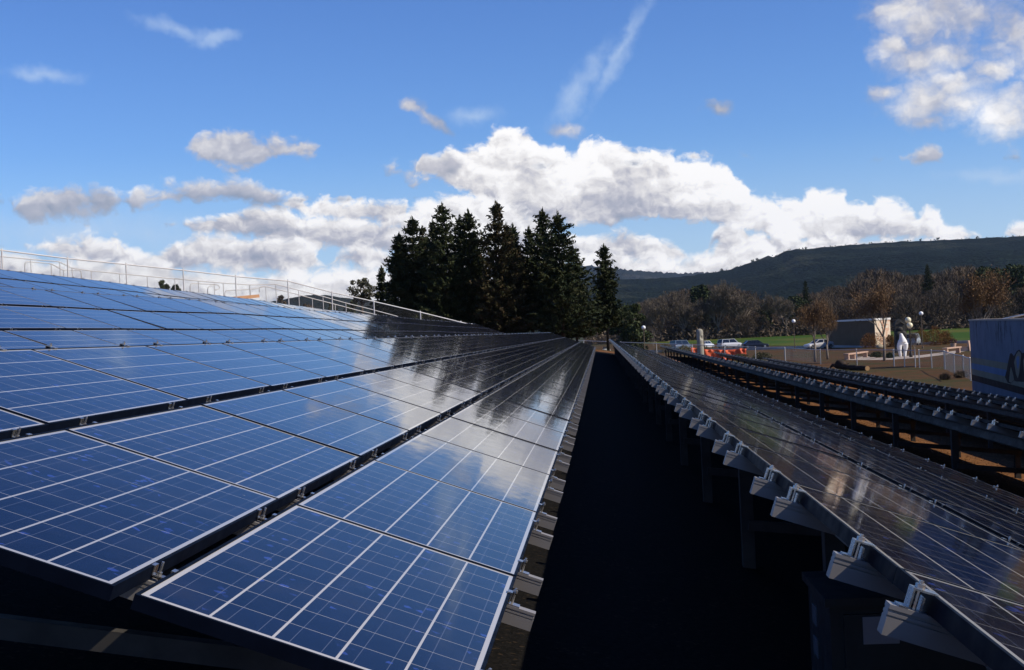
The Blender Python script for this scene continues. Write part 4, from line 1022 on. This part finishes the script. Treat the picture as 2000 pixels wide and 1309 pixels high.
# ------------------------------------------------------------------ sculptures
M_STONEC = varied('rough_concrete', (.28,.26,.21), (.38,.36,.30), 2.2, .9, 0, .2, 6, .3)
b = on_ground(1366, 150); top = at(1366, 642, 150); H = top.z-b.z; Rr = .36
g = MB(); seg = 32; rows = 40; V = []
for i in range(rows+1):
    z = H*i/rows; rr = Rr*(1.06-.06*z/H)
    if z > H-Rr*.9: rr = Rr*math.sqrt(max(0.0, 1-((z-(H-Rr*.9))/(Rr*.9))**2))*.99+.002
    for j in range(seg):
        ph = 2*math.pi*j/seg; k = 1.0
        da = abs((ph-5.35+math.pi) % (2*math.pi)-math.pi); zz = (z/H-.70)/.055
        if da < .62 and abs(zz) < 1: k = 1-.55*math.sqrt(max(0,1-zz*zz))*(1-(da/.62)**2)
        if abs(z/H-.40) < .012: k *= .96
        V.append((rr*k*math.cos(ph), rr*k*math.sin(ph), z))
F = [(i*seg+j, i*seg+(j+1)%seg, (i+1)*seg+(j+1)%seg, (i+1)*seg+j) for i in range(rows) for j in range(seg)]
g.add(V, F); o = g.build('concrete_column', M_STONEC, None, True); o.location = b; tag(o, 'round topped concrete column sculpture with a dark notch, among the parked cars', 'sculpture')
def remeshed(o, vox):
    md = o.modifiers.new('remesh', 'REMESH'); md.mode = 'VOXEL'; md.voxel_size = vox; md.use_smooth_shade = True
    s = o.modifiers.new('smooth', 'SMOOTH'); s.iterations = 6; s.factor = .6; return o
b = gp(1763, 697); sc = (at(1763, 651, b.y).z-b.z)/2.0
t = MB(); t.tube([(-.06,0,2.0),(-.04,0,1.86),(.0,0,1.66),(.05,.02,1.42),(.06,0,1.2)], [.10,.15,.21,.31,.33], 18); t.sphere((.10,.05,1.26), .31, 18, 12, 0, (1.1,.85,1.0)); t.sphere((-.10,-.02,1.22), .26, 16, 10, 0, (1,.9,1.15))
t.tube([(-.17,0,1.15),(-.25,-.04,.80),(-.24,-.06,.45),(-.20,-.02,.22),(-.19,0,0)], [.23,.21,.145,.14,.11], 16); t.tube([(.26,0,1.15),(.29,.05,.80),(.23,.07,.45),(.20,.05,.22),(.19,.04,0)], [.25,.21,.15,.14,.12], 16)
o = remeshed(t.build('torso_statue', varied('white_plaster', (.78,.77,.75), (.84,.83,.81), 3, .6)), .032); o.location = b; o.scale = (sc,)*3
tag(o, 'white statue of hips and legs behind the gate, beside the double lamp', 'statue')
b = on_ground(1757, 150); H = at(1757, 624, 150).z-b.z; W = .62
M_DSTONE = varied('dark_stone', (.045,.042,.036), (.085,.08,.068), 3, .85, 0, .2, 6, .4)
g = MB(); poly = [(-W,0),(W,0)] + [(W*math.cos(a), H-W+W*math.sin(a)) for a in [math.pi*k/14 for k in range(15)]]
g.prism(poly, (1,0,0), (0,0,1), (0,0,0), (0,-.32,0), (0,.32,0)); g.sphere((-.1,-.36,H-1.05), .30, 14, 9, 0, (1,.6,.8)); g.sphere((-.28,-.34,H-1.62), .32, 14, 9, 0, (1,.6,1.1)); g.sphere((.28,-.34,H-1.62), .32, 14, 9, 0, (1,.6,1.1)); g.sphere((0,-.34,H-2.3), .40, 14, 9, 0, (1.2,.5,1)); g.tube([(-.36,-.34,H-.55),(0,-.38,H-.28),(.36,-.34,H-.55)], .07, 8)
o = g.build('arch_sculpture', M_DSTONE); o.location = b; tag(o, 'dark round topped stone sculpture with carved bulges behind the white statue', 'sculpture')
# stone benches
M_PINK = varied('pink_concrete', (.46,.30,.22), (.54,.37,.28), 2, .85, 0, .2, 6, .2)
def bench(label, pa, pb, px_back=None):
    A = gp(*pa); B = gp(*pb); t = thing('stone_bench', label, 'bench', A); D = B-A; D.z = 0; ang = math.atan2(D.y, D.x); L = D.length; t.rotation_euler = (0,0,ang)
    g = MB(); g.box((-.1,-.25,.48),(L+.1,.25,.60)); g.build('seat', M_PINK, t)
    for x in (.10, L-.35): g = MB(); g.box((x,-.20,-.05),(x+.25,.20,.48)); g.build('leg', M_PINK, t)
    return t
bench('pink stone bench before the pear tree, seat facing the fence', (1668,701.5), (1691,698.5)); bench('low pink stone bench at the left of the pad, nearest the two slim pears', (1653,703.5), (1668,701.8))
bench('long pink stone bench between the chain link gate and painted wall', (1846,691.5), (1873,689))
b = gp(1884, 686); t = thing('stone_chair', 'pink stone seat with an upright back next to the painted wall', 'seat', b, R(-30))
g = MB(); g.box((-.55,-.25,0),(.55,.25,.45)); g.build('seat', M_PINK, t); g = MB(); g.prism([(.35,0),(.62,0),(.5,1.1),(.36,1.1)], (1,0,0), (0,0,1), (0,0,0), (0,-.25,0), (0,.25,0)); g.build('backrest', M_PINK, t)
b = gp(1862, 679); t = thing('flower_planter', 'small planter with dark red flowers above the long pink bench', 'planter', b)
g = MB(); g.lathe([(.28,0),(.38,.55),(.34,.55),(.30,.45)], (0,0,0), 14); g.build('pot', M_PINK, t)
r = np.random.default_rng(5); link('flowers', soup('flowers', leaf_quads(r, rnd_unit(r,220)*r.uniform(.2,.5,(220,1))*np.array([1,1,.8])+np.array([0,0,.85]), .16, .10), [foliage_mat('red_flowers', (.10,.012,.015), (.05,.06,.02), (.20,.03,.04))]), t)
g = MB(); g.sphere((0,0,.25), .42, 14, 9, 0, (1.4,.8,.8)); o = g.build('boulder', varied('pale_rock', (.40,.33,.22), (.30,.25,.17), 3, .9, 0, .2, 6, .5), None, True); o.location = gp(1719, 681); tag(o, 'pale boulder between the russet shrubs and the pear trunk', 'rock')
md = o.modifiers.new('displace', 'DISPLACE'); tx = bpy.data.textures.new('rock', 'CLOUDS'); tx.noise_scale = .4; md.texture = tx; md.strength = .25
# dead log
A = gp(1632, 722); Bq = gp(1694, 724); t = thing('fallen_log', 'dark fallen log with a pale sawn end lying before the fence', 'log', A); D = Bq-A; L = D.length; t.rotation_euler = (0,0,math.atan2(D.y, D.x))
g = MB(); pts = []; rs = []; rr = random.Random(4)
for k in range(15):
    u = k/14; pts.append((L*u, rr.uniform(-.06,.06), .20 + .20*math.exp(-((u-.16)/.13)**2) - .05*u + rr.uniform(-.03,.03))); rs.append((.17+.17*math.exp(-((u-.16)/.15)**2)+.05*math.exp(-((u-.6)/.12)**2)+rr.uniform(-.025,.025)) if u > .02 else .08)
g.tube(pts, rs, 10); g.tube([(L*.12,0,.3),(-.05,-.2,.34),(-.35,-.3,.12)], [.18,.12,.04], 7); g.tube([(L*.3,0,.25),(L*.36,.25,.5)], [.09,.03], 6); g.build('trunk', M_BARKD, t, True)
g = MB(); p = pts[-1]; g.tube([(p[0]-.01,p[1],p[2]),(p[0]+.05,p[1],p[2])], rs[-1]*1.02, 12); g.build('sawn_end', mat('sawn_wood', (.36,.22,.10), .9), t)
# orange safety netting
M_NET = varied('orange_plastic_net', (.62,.085,.024), (.72,.13,.04), 1.2, .6)
pix = [(1348,689),(1362,691),(1378,690),(1392,692),(1404,691),(1418,693),(1428,692),(1440,694),(1457,693)]
V = []; F = []; P = [gp(px, py) for px, py in pix]; Ys = [140+(i%2)*1.0 for i in range(len(P))]; rows = 7; k = 8; npt = 0; rr = random.Random(3); cols = []
for i in range(len(P)-1):
    for s in range(k): cols.append(1348+(1457-1348)*(i+s/k)/(len(P)-1))
for ci, px in enumerate(cols):
    Y = 152 + .10*math.sin(ci*.30)+.04*math.sin(ci*1.1); q = on_ground(px, Y); hgt = 1.22 - .10*abs(math.sin(ci*.11)) + .015*math.sin(ci*.9)
    for j in range(rows): V.append((q.x+.05*math.sin(j*1.1+ci*.4), q.y+.08*math.sin(j*.9+ci*.8), q.z+hgt*j/(rows-1)))
F = [(c*rows+j, (c+1)*rows+j, (c+1)*rows+j+1, c*rows+j+1) for c in range(len(cols)-1) for j in range(rows-1)]
g = MB(); O = Vector(V[0]); t = thing('safety_barrier', 'bright orange plastic safety netting strung up before the parked minivan', 'barrier', O)
g.add([Vector(v)-O for v in V], F); n = g.build('netting', M_NET, t, True); md = n.modifiers.new('thick', 'SOLIDIFY'); md.thickness = .01
for ci in (0, 14, 28, 42, 56, 63):
    q = Vector(V[min(ci, len(cols)-1)*rows])-O; g = MB(); g.tube([(q.x,q.y+.05,q.z-.2),(q.x,q.y+.05,q.z+1.5)], .02, 5); g.build('stake', M_POST, t)
# ------------------------------------------------------------------ building and painted wall
b = gp(1709, 674); Bx = at(1709, 622, 200); zt = Bx.z
A0 = at(1709, 650, 200); A1 = at(1616, 650, 224); A0.z = A1.z = 0; zb = ground_z(A0.x, A0.y)-.3; d = (A1-A0); d.z = 0; Lb = d.length; d.normalize(); nrm = Vector((d.y, -d.x, 0))
if nrm.dot(Vector((1,0,0))) < 0: nrm = -nrm
t = thing('tan_building', 'low tan building with white roof edge and painted end wall, behind the pears', 'building', A0+Vector((0,0,zb)))
h = zt-zb
M_TAN = varied('tan_stucco', (.125,.085,.052), (.145,.10,.062), .8, .9, 0, .2, 5, .2); M_ROOFE = mat('white_roof_edge', (.70,.68,.64), .6)
dep = nrm*9.0; e2 = Vector((2.9, 3.2, 0)); 
def quadbox(g, p, a, b_, z0, z1): g.add([p+Vector((0,0,z0)), p+a+Vector((0,0,z0)), p+a+b_+Vector((0,0,z0)), p+b_+Vector((0,0,z0)), p+Vector((0,0,z1)), p+a+Vector((0,0,z1)), p+a+b_+Vector((0,0,z1)), p+b_+Vector((0,0,z1))], [(0,3,2,1),(4,5,6,7),(0,1,5,4),(1,2,6,5),(2,3,7,6),(3,0,4,7)])
g = MB(); quadbox(g, Vector((0,0,0)), d*Lb, e2, 0, h-.28); g.build('wall', M_TAN, t)
g = MB(); quadbox(g, -d*.12-e2*.04, d*(Lb+.24), e2*1.08, h-.28, h); g.build('roof_edge', M_ROOFE, t)
g = MB(); quadbox(g, -e2.normalized()*.05, d*Lb, e2.normalized()*.05, .0, .55); g.build('base_course', mat('grey_base_paint', (.30,.30,.32), .8), t)
def _endmural(tt, bb):
    p = worldco(tt); n = tt.noise(tt.v('MULTIPLY', p, (1.6, 1.6, .5)), 1.0, 4, .6, 1.2)
    tt.put(bb.inputs['Base Color'], tt.ramp(n, [(.35, (.62,.50,.36)), (.48, (.70,.60,.46)), (.55, (.52,.22,.10)), (.66, (.74,.66,.54))]))
g = MB(); en = Vector((e2.y, -e2.x, 0)).normalized(); en = -en if en.dot(d) > 0 else en
g.add([en*.01+Vector((0,0,.5)), en*.01+e2+Vector((0,0,.5)), en*.01+e2+Vector((0,0,h-.3)), en*.01+Vector((0,0,h-.3))], [(0,1,2,3)]); g.build('end_mural', mat('end_mural_paint', rough=.85, nodes=_endmural), t)
# painted wall close to the last array
W0 = at(1893, 626, 60); W1 = at(2000, 626, 47); ztop = at(1893, 627, 60).z; W0.z = W1.z = 0; d = (W1-W0).normalized(); W1 = W0+d*19.0
nrm = Vector((d.y, -d.x, 0)); nrm = nrm if nrm.x < 0 else -nrm
def wallpt(px, py, lift=.004):
    q = ray(px, py); s = (W0.dot(nrm))/(q.dot(nrm)); return q*s + nrm*lift
def _blue(tt, bb):
    p = worldco(tt); x, y, z = tt.sep(p); n = tt.noise(p, .9, 6, .65); st = tt.noise(tt.v('MULTIPLY', p, (2.2, 2.2, .9)), 1.0, 6, .7)
    c = tt.mix(tt.sstep(n, .35, .65), (.185,.20,.245), (.15,.165,.21))
    topm = tt.sstep(z, ztop-1.5, ztop-.15)
    c = tt.mix(tt.m('MULTIPLY', tt.m('MULTIPLY', tt.sstep(st, .52, .64), tt.m('ADD', .06, topm)), .92, clamp=True), c, (.035,.037,.045))
    tt.put(bb.inputs['Base Color'], c)
M_BLUEW = mat('weathered_blue_paint', rough=.85, spec=.2, nodes=_blue)
O = Vector((W0.x, W0.y, ground_z(W0.x, W0.y)))
t = thing('painted_wall', 'weathered blue wall with sand and brown painted bands, by the last array', 'wall', O)
g = MB(); th = -nrm*.3
quadbox(g, Vector((0,0,0)), d*19, th, -.3, ztop-O.z); g.build('wall', M_BLUEW, t)
g = MB(); quadbox(g, nrm*.04-d*.04, d*19.08, th-nrm*.08, ztop-O.z, ztop-O.z+.07); g.build('coping', M_CONC, t)
def pt(name, px): return varied(name, px, tuple(c*.8 for c in px), 1.2, .85, 0, .2)
M_SAND = pt('sand_paint', (.30,.25,.17)); M_BROWN = pt('dark_brown_paint', (.045,.022,.016)); M_BLUE2 = pt('blue_band_paint', (.17,.23,.36)); M_TANP = pt('tan_outline_paint', (.16,.085,.045))
def paintpoly(name, pix, m, lift):
    g = MB(); P = [wallpt(px, py, lift)-O for px, py in pix]; g.add(P, [tuple(range(len(P)))]); return g.build(name, m, t)
def zw(x, y): return (1850+x/6.887, 600+y/6.887)
def bandz(z0, z1, u0, u1, m, lift):
    g = MB(); a = W0+d*u0-O+nrm*lift; b_ = W0+d*u1-O+nrm*lift
    g.add([Vector((a.x,a.y,z0-O.z)),Vector((b_.x,b_.y,z0-O.z)),Vector((b_.x,b_.y,z1-O.z)),Vector((a.x,a.y,z1-O.z))], [(0,1,2,3)]); g.build('painted_band', m, t)
ZB = [-1.86,-2.12,-2.37,-2.62,-2.88]
bandz(ZB[1], ZB[0], 0, 19, M_SAND, .004); bandz(ZB[2], ZB[1], 0, 19, M_BLUE2, .004); bandz(ZB[3], ZB[2], 0, 19, M_SAND, .004); bandz(ZB[4], ZB[3], 0, 19, M_BROWN, .004)
Zw = lambda *p: [zw(*q) for q in p]
paintpoly('painted_shape', Zw((780,940),(800,860),(830,700),(848,625),(870,620),(900,660),(940,590),(975,570),(1010,620),(1100,600),(1180,640),(1180,1010),(1010,1005),(930,1000),(900,985),(860,1030),(815,1015)), M_BROWN, .008)
paintpoly('painted_shape', Zw((835,1000),(850,860),(862,800),(885,880),(905,975),(865,1020)), M_SAND, .012)
paintpoly('painted_shape', Zw((905,740),(930,640),(965,590),(990,610),(1000,640),(985,780),(975,880),(955,960),(930,900)), M_SAND, .012)
paintpoly('painted_shape', Zw((935,690),(955,655),(975,665),(975,760),(960,840),(945,800)), M_BLUE2, .016)
paintpoly('painted_shape', Zw((1025,720),(1050,650),(1130,650),(1150,900),(1040,900)), M_SAND, .012)
# pipe along the wall top
g = MB(); g.tube([W0+d*6+Vector((.3,0,ztop+.02))-O, W0+d*19+Vector((.3,0,ztop+.42))-O], .03, 6); g.build('pipe', M_GALV, t)
# ------------------------------------------------------------------ electrical cabinet under the right array
cab = at(1619.5, 1167.5, 4.83); cxm, cym = cab.x, 4.83; gz = ground_z(cxm+.3, cym+.25); zt = cab.z
t = thing('electrical_cabinet', 'dark electrical cabinet with a paper notice under the raised edge of the dark array', 'cabinet', (cxm, cym, gz)); h = zt-gz
M_CAB = varied('dark_green_steel', (.030,.036,.038), (.04,.047,.05), 5, .45, .1)
g = MB(); g.box((0,0,0),(.64,.50,h-.03)); g.build('body', M_CAB, t); g = MB(); g.box((-.02,-.025,h-.03),(.66,.52,h)); g.build('top', M_CAB, t)
g = MB(); g.box((.045,-.018,.05),(.60,0,h-.06)); dr = g.build('door', M_CAB, t)
g = MB(); g.box((.11,-.0215,h-.165),(.235,-.018,h-.068)); pl = g.build('notice', mat('aged_paper', (.36,.34,.35), .8), dr)
g = MB(); g.box((.53,-.045,h*.45),(.555,-.018,h*.6)); g.build('handle', M_STEEL, dr)
for k in range(2): g = MB(); g.box((-.004,.30,h-.17-.12*k),(0,.40,h-.10-.12*k)); g.build('side_label', mat('grey_label', (.12,.12,.13), .7), t)
# handwritten number on one rail of the right array
fc = bpy.data.curves.new('marker_number', 'FONT'); fc.body = '312'; fc.size = .036; fc.extrude = .0003; fc.shear = .25; fc.materials.append(mat('marker_ink', (.02,.02,.03), .7))
rl = [o for o in R1.children if o.name.split('.')[0] == 'rail' and o.type == 'MESH']
best = min(rl, key=lambda o: abs((o.matrix_local.translation+R1.location).y-6.54))
tmp = bpy.data.objects.new('tmp', fc); C.objects.link(tmp); bpy.context.view_layer.update()
me = bpy.data.meshes.new_from_object(tmp.evaluated_get(bpy.context.evaluated_depsgraph_get())); bpy.data.objects.remove(tmp)
o = link('marker_number', me, best); o.rotation_euler = (math.pi/2, 0, 0); o.location = (-.085, -.0222, -.057)
# leaf litter and wood chips scattered over the bark near the arrays
r = np.random.default_rng(12); n = 15000
X = np.concatenate([r.uniform(-1.04,-.62,n//3), r.uniform(3.6,7.4,n//3), r.uniform(7.0,13.5,n-2*(n//3))]); Y = np.concatenate([r.uniform(2.5,26,n//3), r.uniform(9,40,n//3), r.uniform(20,70,n-2*(n//3))])
P = np.array([(x, y, ground_z(x,y)+.015) for x, y in zip(X, Y)])
q = leaf_quads(r, P, .032, .012)
tag(link('bark_chips', soup('bark_chips', q, [foliage_mat('bark_chip', (.15,.068,.027), (.21,.10,.04), (.27,.135,.055), scale=3)])), 'orange brown bark chips strewn over the ground under the arrays', 'bark chips', kind='stuff')
# ------------------------------------------------------------------ the air between the camera and the far hills
g = MB(); g.box((-9300, -320, -12), (9300, 9400, 760))
hz = bpy.data.materials.new('haze_air'); hz.use_nodes = True; nt = hz.node_tree; nt.nodes.clear()
o = nt.nodes.new('ShaderNodeOutputMaterial'); v = nt.nodes.new('ShaderNodeVolumePrincipled'); nt.links.new(v.outputs[0], o.inputs['Volume'])
v.inputs['Color'].default_value = (.50, .68, 1.0, 1); v.inputs['Density'].default_value = 0.000028; v.inputs['Anisotropy'].default_value = .2
tag(g.build('haze', hz), 'thin blue air between the arrays and the far hills', 'haze', kind='stuff')
